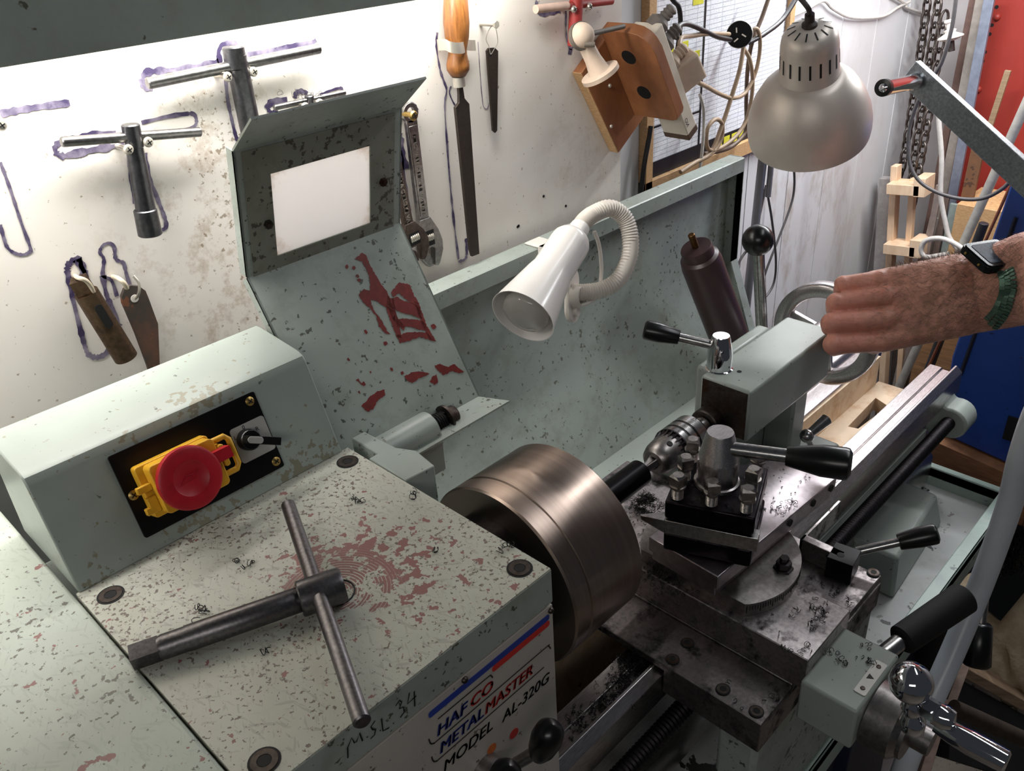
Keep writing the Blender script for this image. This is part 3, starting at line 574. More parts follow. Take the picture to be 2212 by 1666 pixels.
mb = MB(); q = DM @ V((0, 0, 0.017)); dq = (V((-0.45, -0.35, 0.82))); dq = V((0, dq.y, dq.z)).normalized(); mb.cyl(q + dq * 0.0195, q + dq * 0.0224, 0.0036, seg=14); mb.build('key_hole', M_hole, dc)
mb = MB(); mb.cyl((0.672, 0.488, 1.1095), (0.690, 0.488, 1.1095), 0.0035, seg=12); o = mb.build('drill_bit', M_mid, None, off=axis(0.68)); tag(o, 'thin drill bit between the black bar and the drill chuck jaws', 'drill bit')
# tailstock
ts = thing('tailstock', 'grey-green lathe tailstock with clamp levers and round handwheel', 'tailstock', (0.93, 0.488, 0.955))
mb = MB(); mb.box(0.8206, 1.035, 0.437, 0.5075, 1.094, 1.167)
mb.build('barrel_housing', M_cast, ts, 0.004, seg=3)
MB().box(0.8200, 0.8209, 0.4405, 0.504, 1.0975, 1.1635).build('machined_face', M_brown, ts)
mb = MB(); mb.box(0.838, 0.99, 0.5075, 0.526, 1.05, 1.1668); mb.build('clamp_boss', M_cast, ts, 0.004)
mb = MB(); mb.box(0.865, 0.95, 0.478, 0.528, 0.998, 1.096); mb.box(0.955, 0.993, 0.443, 0.526, 0.998, 1.096); mb.box(0.94, 0.96, 0.478, 0.526, 0.998, 1.096); mb.build('column', M_cast, ts, 0.004)
mb = MB(); mb.box(0.845, 1.03, 0.402, 0.59, 0.965, 1.0); mb.box(0.845, 1.03, 0.43, 0.59, 0.9545, 0.966); mb.build('base_plate', M_cast, ts, 0.006, seg=3)
mb = MB(); mb.lathe([(0, -0.018), (0.018, -0.018), (0.0195, -0.0165), (0.0195, 0.02)], frame(axis(0.8206), (1, 0, 0)), 40); mb.mi = 1; mb.box(0.806, 0.8204, 0.4675, 0.4705, 1.100, 1.108); mb.build('quill', [M_brown, M_hole], ts)
# handwheel on the axis behind the housing
MH = frame(axis(1.125), (1, 0, 0), (0, 1, 0))
mb = MB(); rp = [(0.0580, -0.005), (0.0590, -0.009), (0.0620, -0.0105), (0.0770, -0.0105), (0.0795, -0.008), (0.0795, 0.008), (0.0770, 0.0105), (0.0620, 0.0105), (0.0590, 0.009), (0.0580, 0.005), (0.0580, -0.005)]
mb.lathe(rp, MH, 64); HW = mb.build('handwheel', M_ground, ts, smooth=50)
mb = MB()
for k in range(3):
    M = MH @ Matrix.Rotation(0.3 + k * 2.094, 4, 'Z'); mb.hexa([M @ V((0.012, -0.007, -0.004)), M @ V((0.012, 0.007, -0.004)), M @ V((0.012, 0.007, 0.004)), M @ V((0.012, -0.007, 0.004))], [M @ V((0.060, -0.005, -0.004)), M @ V((0.060, 0.005, -0.004)), M @ V((0.060, 0.005, 0.004)), M @ V((0.060, -0.005, 0.004))])
mb.build('wheel_spokes', M_ground, HW, 0.001)
mb = MB(); mb.lathe([(0, -0.092), (0.025, -0.092), (0.026, -0.088), (0.026, -0.055), (0.021, -0.052), (0.021, 0.012), (0.012, 0.016), (0, 0.016)], MH, 40); mb.mi = 1
mb.lathe([(0.0262, -0.072), (0.0264, -0.071), (0.0262, -0.070)], MH, 40); mb.build('wheel_hub', [M_steel, M_hole], HW)
def grip_lever(parent, name, a, b, frac, rr, r0, r1, ball=False):
    """steel rod with a black tapered grip from a to b"""
    a = V(a); b = V(b); d = (b - a); Ln = d.length; g = a + d * frac
    mb = MB(); mb.cyl(a, a + d * (frac + 0.02), rr, seg=18); mb.mi = 1; l2 = (b - g).length
    mb.lathe([(0, 0), (r0 * 0.95, 0), (r0, 0.0015), (r1, l2 * 0.55), (r1 * 1.02, l2 * 0.9), (r1 * 0.97, l2 * 0.955), (r1 * 0.7, l2), (0, l2)], frame(g, d), 28)
    return mb.build(name, [M_steel, M_black], parent, smooth=40)
# quill clamp: chrome post with lever
pc = pt(1553, 795, 'z', 1.167); mb = MB(); pm = frame(pc, (0, 0, 1))
mb.lathe([(0, -0.002), (0.0165, -0.002), (0.0168, 0.0), (0.0175, 0.0003), (0.0155, 0.0012), (0.0158, 0.022), (0.0145, 0.028), (0.0110, 0.045), (0.0104, 0.046), (0, 0.046)], pm, 40)
mb.build('quill_clamp', M_chrome, ts, smooth=40)
ps = pc + V((0, 0, 0.030)); e1 = pt(1470, 724, 'z', 1.212); e2 = pt(1392, 712, 'z', 1.216)
grip_lever(ts, 'quill_clamp_lever', ps, e2 + (e2 - e1) * 0.02, (e1 - ps).length / (e2 - ps).length, 0.0058, 0.0095, 0.0125)
# rear clamp lever with black ball
b0 = pt(1647, 745, 'y', 0.56); b1 = pt(1637, 519, 'y', 0.575); mb = MB(); mb.cyl(b0 + (b0 - b1) * 0.6, b1, 0.0085, seg=18); mb.mi = 1; mb.sphere(b1, 0.0222, 32)
mb.build('clamp_lever', [M_steel, M_black], ts, smooth=60)
k0 = pt(1757, 975, 'y', 0.415); k1 = pt(1743, 942, 'y', 0.415); k2 = pt(1787, 905, 'y', 0.405); mb = MB(); mb.cyl(k0 - (k1 - k0) * 0.6, k1, 0.004, seg=14); mb.sphere(k1, 0.0095, 18); mb.cyl(k1, k2, 0.0055, 0.0082, seg=18, ch=0.001); mb.build('base_clamp_handle', M_steel, ts, smooth=40)
mb = MB(); q = pt(1597, 803, 'z', 1.167); mb.prism(circ(0.003, 14), -0.001, 0.0004, Matrix.Translation(q)); mb.build('oil_hole', M_hole, ts)
# ---------------------------------------------------------------- carriage
cg = thing('lathe_carriage', 'dark lathe carriage with cross slide, swivelling top slide and ball crank', 'carriage', (0.67, 0.35, 0.95))
M_sad = steel('saddle_steel', (150, 142, 142), 0.42, blot=(50, 46, 48)); M_cross = steel('cross_slide_steel', (200, 192, 192), 0.34, blot=(70, 66, 68)); M_tops = steel('top_slide_steel', (212, 202, 206), 0.32, (1, 1, 1), 60)
mb = MB(); mb.box(0.556, 0.6195, 0.2505, 0.61, 0.9655, 0.975); mb.box(0.7135, 0.836, 0.2535, 0.61, 0.9655, 0.975); mb.box(0.6195, 0.7135, 0.252, 0.61, 0.9655, 0.977); mb.box(0.558, 0.834, 0.2515, 0.369, 0.93, 0.9658); mb.box(0.558, 0.834, 0.607, 0.63, 0.92, 0.975)
SAD = mb.build('saddle', M_sad, cg, 0.0012)
for u, v in ((1485, 1390), (1453, 1425), (1562, 1490), (1634, 1538), (1887, 1238)):
    q = pt(u, v, 'z', 0.9755); socket_screw(SAD, q + V((0, 0, 0.0008)), 0.0075)
mb = MB(); mb.box(0.560, 0.832, 0.254, 0.30, 0.752, 0.932); mb.build('apron', M_castD, cg, 0.006)
mb = MB(); mb.box(0.6205, 0.7125, 0.2395, 0.62, 0.977, 1.02)
mb.build('cross_slide', M_cross, cg, 0.0012)
mb = MB(); mb.box(0.610, 0.7065, 0.181, 0.2405, 0.945, 1.0); mb.build('feed_screw_block', M_cast, cg, 0.003)
mb = MB(); fq = frame((0.6583, 0.190, 1.0006), (0, 0, 1), (1, 0, 0)); mb.prism(rrect(-0.026, 0.026, -0.0060, 0.0060, 0.002), -0.0004, 0.0006, fq); mb.mi = 1; mb.prism([(-0.004, 0.003), (0.004, 0.003), (0, -0.0035)], 0.0006, 0.0008, fq); mb.mi = 2
for s in (-1, 1): mb.lathe([(0.0025, 0.0006), (0.0022, 0.0016), (0, 0.0018)], fq @ Matrix.Translation((0.018 * s, 0, 0)), 12)
mb.build('index_plate', [M_sil, M_ink, M_brown], cg)
mb = MB(); DF = frame((0.656, 0.1815, 0.962), (0, -1, 0)); mb.lathe([(0, 0), (0.034, 0), (0.036, 0.002), (0.036, 0.030), (0.030, 0.036), (0.030, 0.040), (0.014, 0.042), (0.014, 0.060), (0, 0.060)], DF, 48); mb.build('feed_dial', M_mid, cg)
hub = V((0.656, 0.105, 0.962))
bc = dep(1968, 1475, 0.80); 
mb = MB(); mb.sphere(bc, 0.0195, 40)
c1 = dep(1972, 1530, 0.815); c2 = dep(1970, 1575, 0.82); mb.lathe([(0, 0), (0.010, 0), (0.0075, 0.004), (0.0105, 0.012), (0.0075, 0.020), (0.0118, 0.028), (0.011, 0.038), (0.006, 0.043), (0, 0.044)], frame(bc + (c1 - bc) * 0.55, (c2 - bc)), 32)
h0 = dep(1985, 1545, 0.815); h1 = dep(2178, 1648, 0.77)
mb.lathe([(0, 0), (0.0085, 0), (0.0105, 0.001), (0.0105, 0.013), (0.0085, 0.014)], frame(dep(1998, 1525, 0.805), dep(2040, 1550, 0.79) - dep(1998, 1525, 0.805)), 6)
mb.lathe([(0.011, 0), (0.012, 0.010), (0.009, 0.017), (0, 0.019)], frame(dep(2018, 1540, 0.80), dep(2040, 1550, 0.795) - dep(2018, 1540, 0.80)), 24)
mb.build('ball_crank', M_chrome, cg, smooth=45)
d = (h1 - h0); Ln = d.length; mb = MB(); mb.lathe([(0, 0.015), (0.0075, 0.015), (0.0105, 0.03), (0.0120, Ln * 0.6), (0.0110, Ln * 0.97), (0.008, Ln), (0, Ln)], frame(h0, d), 28); mb.build('crank_handle', M_chrome, cg, smooth=45)
# swivel base, top slide
mb = MB(); CD = [(max(x, -0.058), y) for x, y in circ(0.090, 96)]; mb.prism(CD, 0, 0.0168, Matrix.Translation((0.69, 0.388, 1.0202))); mb.mi = 1
for k in range(46):
    a = math.radians(-129 + 2 * k); M = Matrix.Translation((0.69, 0.388, 1.0202)) @ Matrix.Rotation(a, 4, 'Z'); mb.box(0.0900, 0.0904, -0.0003, 0.0003, 0.008 - (0.004 if k % 5 == 0 else 0), 0.014, M)
mb.build('swivel_base', [M_mid, M_ink], cg)
q = pt(1692, 1228, 'z', 1.037); mb = MB(); mb.lathe([(0, 0), (0.011, 0), (0.011, 0.002), (0.0085, 0.0022), (0.0085, 0.010), (0.0052, 0.0105), (0.0052, 0.016), (0, 0.016)], frame(q, (0, 0, 1)), 6); mb.build('swivel_nut', M_dark, cg)
TA = math.atan2(-0.006, 0.11); TM = Matrix.Translation((0.71, 0.388, 1.037)) @ Matrix.Rotation(TA, 4, 'Z')
mb = MB(); mb.box(-0.086, 0.150, -0.042, 0.044, 0.0, 0.014, TM); mb.box(-0.088, 0.152, -0.046, 0.048, 0.012, 0.0310, TM); TOPS = mb.build('top_slide', M_tops, cg, 0.0012)
for x in (0.05, 0.10, 0.14): MB().cyl(TM @ V((x, -0.0475, 0.022)), TM @ V((x, -0.045, 0.022)), 0.0045, seg=12).build('gib_screw', M_hole, TOPS)
mb = MB(); mb.cyl(TM @ V((-0.088, 0, 0.018)), TM @ V((-0.13, 0, 0.018)), 0.016, seg=24); mb.build('top_slide_screw', M_dark, cg) if False else None
# carriage lock with black-gripped lever on the right wing
bq = pt(1822, 1196, 'z', 1.004); BM = Matrix.Translation((bq.x, bq.y, 0)) @ Matrix.Rotation(0.15, 4, 'Z'); mb = MB(); mb.box(-0.016, 0.016, -0.016, 0.014, 0.975, 1.004, BM); mb.mi = 1; mb.prism(circ(0.0045, 16, (-0.004, 0.002)), 1.0035, 1.0043, BM); mb.build('lock_block', [M_blackm, M_hole], cg, 0.001)
g0 = pt(1850, 1192, 'z', 0.995); g1 = pt(1940, 1168, 'z', 1.012); g2 = pt(2026, 1152, 'z', 1.026)
grip_lever(cg, 'lock_lever', g0, g2, (g1 - g0).length / (g2 - g0).length, 0.0055, 0.010, 0.0122)
p0 = pt(1728, 1164, 'z', 1.004); mb = MB(); mb.box(p0.x, p0.x + 0.012, p0.y - 0.052, p0.y, 0.975, 1.004); mb.box(p0.x, p0.x + 0.10, p0.y - 0.004, p0.y, 0.975, 1.004); mb.build('way_wiper', M_cross, cg, 0.0008)
# black-gripped carriage handwheel handle in front of the apron
w0 = pt(1990, 1300, 'y', 0.17); w1 = dep(1872, 1442, 0.98); w2 = dep(1945, 1385, 1.0); w3 = dep(2085, 1290, 1.03)
mb = MB(); mb.cyl(w1, w2, 0.010, seg=20); mb.mi = 1; mb.cyl(w2, w3, 0.0175, 0.019, seg=24, ch=0.003); mb.cyl(w1, w1 + (w1 - w2).normalized() * 0.05 + V((0, 0.02, 0)), 0.008, seg=14); mb.build('feed_handle', [M_steel, flat('black_rubber', (12, 12, 13), 0.8)], cg, smooth=40)
# ---------------------------------------------------------------- tool post and its tool
tp = thing('tool_post', 'square black tool post ringed with bolts on the top slide', 'tool post', (0.6785, 0.390, 1.0685))
TPM = Matrix.Translation((0.6785, 0.390, 0)) @ Matrix.Rotation(math.atan2(0.37, 0.93), 4, 'Z')   # local x = (0.93, 0.37), y = (-0.37, 0.93)
M_tpb = steel('tool_post_black', (46, 42, 46), 0.35, blot=(20, 18, 20))
mb = MB(); mb.box(-0.047, 0.047, -0.047, 0.047, 1.0685, 1.0915, TPM); mb.box(-0.025, 0.025, -0.025, 0.025, 1.0915, 1.1125, TPM); mb.box(-0.047, 0.047, -0.047, 0.047, 1.1125, 1.135, TPM); mb.build('turret', M_tpb, tp, 0.0022)
mb = MB(); mb.lathe([(0, 1.135), (0.0250, 1.135), (0.0245, 1.138), (0.0222, 1.139), (0.0222, 1.167), (0.0215, 1.1685), (0.0145, 1.1985), (0.0138, 1.2), (0, 1.2)], TPM @ Matrix.Translation((0.004, 0.002, 0)), 48); mb.build('clamp_post', M_ground, tp, smooth=30)
hc = V((0.6785, 0.390, 1.183)); l1 = pt(1697, 985, 'z', 1.190); l2 = pt(1840, 1004, 'z', 1.190)
grip_lever(tp, 'clamp_lever', hc, l2, (l1 - hc).length / (l2 - hc).length, 0.0078, 0.0105, 0.0165)
for i, (x, y) in enumerate(((-0.036, -0.036), (0, -0.036), (0.036, -0.036), (-0.036, 0), (0.036, 0), (-0.036, 0.036), (0, 0.036), (0.036, 0.036))):
    M = TPM @ Matrix.Translation((x, y, 1.133)) @ Matrix.Rotation(0.3 + 1.1 * i, 4, 'Z'); mb = MB()
    mb.lathe([(0.0052, 0)] + [(0.0064 if k % 2 else 0.0054, 0.001 + 0.0011 * k) for k in range(12)] + [(0.0048, 0.0145), (0.0048, 0.016), (0.0088, 0.0162), (0.0088, 0.0182), (0.0058, 0.0186)], M, 18)
    s = 0.0068; mb.add([M @ V(q) for q in [(-s, -s, 0.0184), (s, -s, 0.0184), (s, s, 0.0184), (-s, s, 0.0184), (-s, -s, 0.029), (s, -s, 0.029), (s, s, 0.029), (-s, s, 0.029)] + [(0.0058 * math.cos(k * math.pi / 6 + .26), 0.0058 * math.sin(k * math.pi / 6 + .26), 0.0315) for k in range(12)]],
        [(0, 1, 5, 4), (1, 2, 6, 5), (2, 3, 7, 6), (3, 0, 4, 7), tuple(range(8, 20)), (4, 5, 16, 15, 14, 13) if False else (4, 5, 17, 16, 15, 14), (5, 6, 8, 19, 18, 17), (6, 7, 11, 10, 9, 8), (7, 4, 14, 13, 12, 11)])
    mb.build('clamp_bolt', steel('bolt_steel', (176, 170, 166), 0.34) if i == 0 else bpy.data.materials['bolt_steel'], tp, smooth=30)
tip = V((0.606, 0.436, 1.1095)); du = TPM.to_3x3() @ V((0, -1, 0)); TLM = TPM @ Matrix.Translation((-0.0395, 0, 0))
mb = MB(); mb.box(-0.008, 0.008, -0.052, 0.046, 1.0920, 1.1098, TLM)
A = [TLM @ V(q) for q in ((-0.008, 0.046, 1.092), (0.008, 0.046, 1.092), (0.008, 0.046, 1.1098), (-0.008, 0.046, 1.1098))]; B = [TLM @ V((-0.008, 0.072, 1.104)), TLM @ V((-0.006, 0.074, 1.104)), TLM @ V((-0.006, 0.074, 1.1095)), TLM @ V((-0.008, 0.073, 1.1095))]; mb.hexa(A, B)
o = mb.build('cutting_tool', M_steel, None, 0.0005, off=(0.64, 0.4, 1.1)); tag(o, 'pointed steel lathe cutting tool clamped under the black tool post', 'cutting tool')
# ---------------------------------------------------------------- chuck key on the headstock lid
M_key = steel('key_steel', (124, 120, 122), 0.38, (6, 6, 6), 60)
kt = pt(283, 1422, 'z', 1.2525); kh = pt(742, 1262, 'z', 1.2572); ky = thing('chuck_key', 'heavy steel T-handled chuck key lying on the chipped headstock lid', 'chuck key', (kh + kt) / 2)
KD = (kh - kt).normalized(); KL = (kh - kt).length; KM = frame(kt, KD)
mb = MB(); Ks = 0.0066; mb.box(-Ks, Ks, -Ks, Ks, 0, 0.02, KM @ Matrix.Rotation(0.25, 4, 'Z')); mb.lathe([(0, 0.019), (0.0082, 0.019), (0.0092, 0.022), (0.0092, 0.038), (0.0097, 0.039), (0.0097, KL - 0.034), (0.009, KL - 0.033), (0.009, KL - 0.02)], KM, 32); mb.build('shank', M_key, ky, 0)
mb = MB(); mb.lathe([(0, KL - 0.034), (0.0128, KL - 0.034), (0.0138, KL - 0.033), (0.0138, KL - 0.003), (0.0125, KL), (0, KL)], KM, 36); mb.build('head', M_key, ky)
t0 = pt(622, 1090, 'z', 1.262); t1 = pt(783, 1562, 'z', 1.2575); mb = MB(); mb.cyl(t0, t1, 0.0060, seg=24, ch=0.0012); mb.build('tommy_bar', M_key, ky)
# ---------------------------------------------------------------- tools on the tool board
M_file = flat('file_steel', (74, 66, 60), 0.5, 0.7, 0.12, 300)
def wpY(u, v, Y): p = pt(u, v, 'y', Y); return (p.x, p.z)
def wood(name, a, b, scale=30, st=(1, 1, 8), rough=0.5):
    t = NT(name); p = t.pos(); f = t.noise(p, scale, 4, 0.65, st)
    return t.set(t.mix(t.step(f, 0.32, 0.68), s2l(a), s2l(b)), rough)
M_handle = wood('varnished_handle_wood', (104, 62, 28), (150, 98, 50), 60, (4, 4, 0.6), 0.35)
M_ply = wood('reddish_board_wood', (128, 78, 46), (160, 104, 66), 26, (1, 1, 0.35)); M_plyedge = wood('board_end_grain', (170, 128, 84), (206, 170, 126), 120)
M_pine = wood('pale_pine', (214, 180, 146), (236, 208, 178), 30, (1, 1, 0.3)); M_rust = flat('rusty_steel', (74, 60, 50), 0.65, 0.3, 0.3, 60)
def tw(name, label, loc_px, cat='tool', group=None, Y=0.868): return thing(name, label, cat, pt(*loc_px, 'y', Y), group)
def screw(u, v, label, r=0.0050):
    c = pt(u, v, 'y', 0.845); mb = MB(); mb.cyl((c.x, 0.869, c.z), c, r * 0.55, seg=12); M = frame(c, (0, -1, 0)); mb.lathe([(r, 0), (r, 0.0008), (r * 0.75, 0.0028), (0, 0.0036)], M, 20); mb.mi = 1
    for k in (0, 1): mb.box(-r * .55, r * .55, -r * .1, r * .1, 0.0030, 0.0037, M @ Matrix.Rotation(0.4 + k * math.pi / 2, 4, 'Z'))
    o = mb.build('wall_screw', [M_nick, M_hole], None, off=c); tag(o, label, 'screw', 'screws that carry the tools on the white board')
M_nick = flat('plated_screw', (206, 200, 188), 0.35, 0.6, 0.1)
def tee(name, label, bar, rb, shaft, socket=None, col=None, head=None, Yb=0.852):
    o = tw(name, label, bar[0]); a = pt(*bar[0], 'y', Yb); b = pt(*bar[1], 'y', Yb)
    MB().cyl(a, b, rb, seg=20, ch=rb * 0.2).build('cross_bar', col or M_steelT, o)
    s0 = pt(*shaft[0], 'y', Yb); s1 = pt(*shaft[1], 'y', Yb); mb = MB(); mb.cyl(s0, s1, shaft[2], shaft[3] if len(shaft) > 3 else None, seg=28, ch=0.001)
    if head: h0 = pt(*head[0], 'y', Yb); h1 = pt(*head[1], 'y', Yb); mb.cyl(h0, h1, head[2], seg=28, ch=0.0012)
    mb.build('shaft', col or M_darkT, o)
    if socket: c0 = pt(*socket[0], 'y', Yb); c1 = pt(*socket[1], 'y', Yb); mb = MB(); mb.cyl(c0, c1, socket[2], socket[3], seg=32, ch=0.001); mb.build('socket_end', M_darkT, o)
    return o
M_steelT = steel('tool_bar_steel', (150, 148, 148), 0.30); M_darkT = steel('tool_shaft_steel', (104, 104, 108), 0.34)
tee('socket_wrench', 'large T-handled socket wrench hanging highest on the white tool board', ((318, 181), (690, 105)), 0.0056, ((508, 118), (552, 330), 0.0110), head=((503, 100), (512, 150), 0.0112))
tee('socket_wrench', 'T-handled socket wrench with stepped socket end, left on the white board', ((132, 307), (433, 285)), 0.0048, ((286, 295), (318, 470), 0.0080, 0.0098), ((313, 452), (325, 508), 0.0112, 0.0118), head=((281, 268), (292, 320), 0.0086))
tee('socket_wrench', 'smallest T-handled wrench half hidden behind the raised chuck guard', ((592, 233), (745, 200)), 0.0032, ((667, 206), (684, 290), 0.0052))
M_redp = flat('worn_red_paint', (178, 60, 56), 0.5, 0, 0.2, 50)
o = tee('socket_wrench', 'red painted T-handled wrench at the top of the white board', ((1158, 20), (1322, 2)), 0.0052, ((1246, -20), (1240, 100), 0.0095), col=M_redp)
mb = MB(); mb.cyl(pt(1157, 20, 'y', 0.8515), pt(1225, 12, 'y', 0.8515), 0.0056, seg=20); mb.build('bare_bar_end', flat('pinkish_wood', (222, 190, 172), 0.6), o)
for u, v, l in ((491, 166, 'screw under the large T-handled wrench bar, left of its shaft'), (547, 155, 'screw under the large T-handled wrench bar, right of its shaft'), (277, 323, 'screw left of the shaft of the stepped socket wrench'), (320, 307, 'screw right of the shaft of the stepped socket wrench'), (659, 231, 'screw left of the smallest T-handled wrench shaft'), (690, 223, 'screw right of the smallest T-handled wrench shaft'), (1239, 20, 'screw left of the red T-handled wrench shaft'), (1273, 14, 'screw right of the red T-handled wrench shaft'), (2, 270, 'screw at the left edge of the white board carrying no tool')): screw(u, v, l)
# file with wooden handle in its spring clip
fo = tw('flat_file', 'long flat file with turned wooden handle clipped on the white board', (985, 170))
a = pt(983, -30, 'y', 0.848); b = pt(990, 166, 'y', 0.848); HL = (b - a).length
MB().lathe([(0, 0), (0.010, 0.002), (0.0150, HL * 0.12), (0.0162, HL * 0.40), (0.0150, HL * 0.55), (0.0116, HL * 0.70), (0.0118, HL * 0.74), (0.0146, HL * 0.86), (0.0144, HL * 0.92), (0.0092, HL * 0.995), (0, HL)], frame(a, b - a), 32).build('handle', M_handle, fo, smooth=60)
MB().cyl(b, pt(992, 187, 'y', 0.848), 0.0080, seg=24).build('ferrule', M_nick, fo)
mb = MB(); P = [wpY(*q, 0.848) for q in ((989, 186), (998, 186), (1002, 212), (1012, 224), (1034, 548), (1018, 554), (1013, 536), (982, 232), (990, 222), (990, 205))]; mb.prism(P, 0.0195, 0.0240, MW); mb.build('blade', M_file, fo, 0.0006)
co = tw('spring_clip', 'pale metal spring clip around the wooden file handle', (960, 100)); mb = MB(); ar = [pt(1026, 98, 'y', 0.858), pt(1015, 98, 'y', 0.856), pt(1006, 97, 'y', 0.846), pt(1000, 103, 'y', 0.8345), pt(985, 104, 'y', 0.8325), pt(970, 101, 'y', 0.836), pt(962, 97, 'y', 0.846), pt(948, 97, 'y', 0.862), pt(944, 97, 'y', 0.868)]
pts = spline(ar, 4); vs = []; fs = []
for p in pts: vs += [p + V((0, 0, 0.0065)), p - V((0, 0, 0.0065)), p - V((0, 0.0012, 0.0065)), p + V((0, -0.0012, 0.0065))]
for i in range(len(pts) - 1):
    for k in range(4): fs.append((4 * i + k, 4 * i + (k + 1) % 4, 4 * i + 4 + (k + 1) % 4, 4 * i + 4 + k))
mb.add(vs, fs); mb.build('clip_strip', M_nick, co, smooth=50)
no = tw('taper_file', 'short dark tapered file hanging by a wire loop from a bolt', (1063, 105)); mb = MB(); mb.prism([wpY(*q, 0.862) for q in ((1051, 110), (1055, 104), (1068, 103), (1075, 110), (1075, 125), (1073, 282), (1069, 287), (1064, 282))], 0.006, 0.009, MW); mb.mi = 1; mb.prism(circ(0.0020, 12, wpY(1060, 119, 0.861)), 0.0088, 0.0093, MW); mb.build('file_blade', [M_file, M_hole], no)
MB().tube(spline([pt(1068, 50, 'y', 0.850), pt(1056, 65, 'y', 0.856), pt(1050, 85, 'y', 0.86), pt(1056, 100, 'y', 0.861), pt(1060, 117, 'y', 0.8605), pt(1068, 105, 'y', 0.861), pt(1075, 92, 'y', 0.86), pt(1073, 70, 'y', 0.856), pt(1068, 50, 'y', 0.850)], 4), 0.0005, 5).build('wire_loop', M_nick, no)
bo = pt(1070, 53, 'y', 0.846); mb = MB(); mb.cyl((bo.x - 0.004, 0.869, bo.z), bo, 0.0026, seg=12); mb.lathe([(0.0048, 0), (0.0048, 0.003), (0, 0.003)], frame(bo, (0, -1, 0)), 6); o = mb.build('hanging_bolt', M_nick, None, off=bo); tag(o, 'plated bolt that carries the short tapered file', 'bolt')
# adjustable wrenches
def adj(name, label, ax0, ax1, w0, w1, Yf, mat_, jawflip=1):
    o = thing(name, label, 'wrench', pt(*ax0, 'y', 0.868)); a = V((*wpY(*ax0, Yf - .006), 0)); b = V((*wpY(*ax1, Yf - .006), 0)); d = (b - a).normalized(); n = V((-d.y, d.x, 0)) * jawflip; Lh = (b - a).length
    def q(t, s): p = a + d * t + n * s; return (p.x, p.y)
    h0 = 0.870 - Yf
    mb = MB(); k = 24; outer = []; inner = []
    for i in range(k):
        th = 2 * math.pi * i / k; outer.append(q(w0 * math.cos(th), w0 * math.sin(th))); inner.append(q(0.55 * w0 * math.cos(th) , 0.55 * w0 * math.sin(th)))
    mb.ringprism(outer, inner, h0, h0 + 0.006, MW)
    mb.prism([q(w0 * 0.72, -w0 * 0.7), q(w0 * 0.72, w0 * 0.7), q(Lh * 0.70, w1), q(Lh * 0.70, -w1)], h0, h0 + 0.006, MW)
    mb.prism([q(w0 * 1.3, -w0 * 0.55), q(Lh * 0.66, -w1 * 0.65), q(Lh * 0.66, w1 * 0.65), q(w0 * 1.3, w0 * 0.55)], h0 + 0.006, h0 + 0.0068, MW)
    # head with fixed jaw
    H = Lh
    mb.prism([q(H * 0.68, -w1), q(H * 0.68, w1), q(H * 0.78, 0.020), q(H * 0.86, 0.025), q(H * 0.93, 0.0245), q(H * 1.01, 0.017), q(H * 1.03, 0.013), q(H * 1.02, 0.008), q(H * 0.90, 0.011), q(H * 0.885, 0.007), q(H * 0.885, -0.015), q(H * 0.80, -0.016)], h0 - 0.001, h0 + 0.009, MW)
    body = mb.build('wrench_body', mat_, o, 0.0008)
    mb = MB(); mb.prism([q(H * 0.90, -0.013), q(H * 0.90, -0.004), q(H * 0.93, 0.002), q(H * 1.015, 0.004), q(H * 1.02, -0.002), q(H * 0.96, -0.011)], h0 - 0.0005, h0 + 0.0085, MW); mb.build('sliding_jaw', mat_, o, 0.0008)
    mb = MB(); wc = q(H * 0.815, 0.004); 
    mb.prism([q(H * 0.765, -0.006), q(H * 0.765, 0.011), q(H * 0.87, 0.011), q(H * 0.87, -0.006)], h0 + 0.0092, h0 + 0.0096, MW); mb.mi = 1
    A_ = MW @ V((*q(H * 0.815, -0.004), h0 + 0.006)); B_ = MW @ V((*q(H * 0.815, 0.009), h0 + 0.006)); dd = (B_ - A_); ln = dd.length
    mb.lathe([(0, 0)] + [(0.0062 if i % 2 else 0.0048, ln * i / 9) for i in range(10)] + [(0, ln)], frame(A_, dd), 20); mb.build('worm_screw', [M_hole, M_nick], o)
    mb = MB(); ang = math.atan2(d.y, d.x); mb.prism([(0, 0), (0.0001, 0), (0.0001, 0.0001)], h0, h0 + 0.0001, MW @ Matrix.Translation((*q(0.03, 0), 0)))
    textgeo(mb, 'HIROVANA CHROME VANAD', 0.0082, MW @ Matrix.Translation((*q(w0 * 2.2, -0.003 * jawflip), 0)) @ Matrix.Rotation(ang, 4, 'Z'), bold=0.0003, h=h0 + 0.0071, xs=0.95)
    mb.build('embossed_lettering', M_nick, o)
    return o
M_wr = steel('wrench_chrome', (176, 174, 172), 0.3, blot=None); M_wr2 = steel('wrench_dark', (110, 98, 92), 0.38)
adj('adjustable_wrench', 'bright adjustable wrench hanging on a brass screw beside the chuck guard', (888, 244), (928, 570), 0.0120, 0.0085, 0.866, M_wr)
o = adj('adjustable_wrench', 'darker adjustable wrench partly hidden between the chuck guard and the bright wrench', (848, 300), (898, 560), 0.0100, 0.0075, 0.858, M_wr2)
screw(893, 250, 'brass screw through the ring of the bright adjustable wrench', 0.0062); bpy.data.objects['wall_screw.009'].data.materials[0] = M_brass
screw(848, 300, 'screw behind the chuck guard carrying the darker adjustable wrench', 0.005)
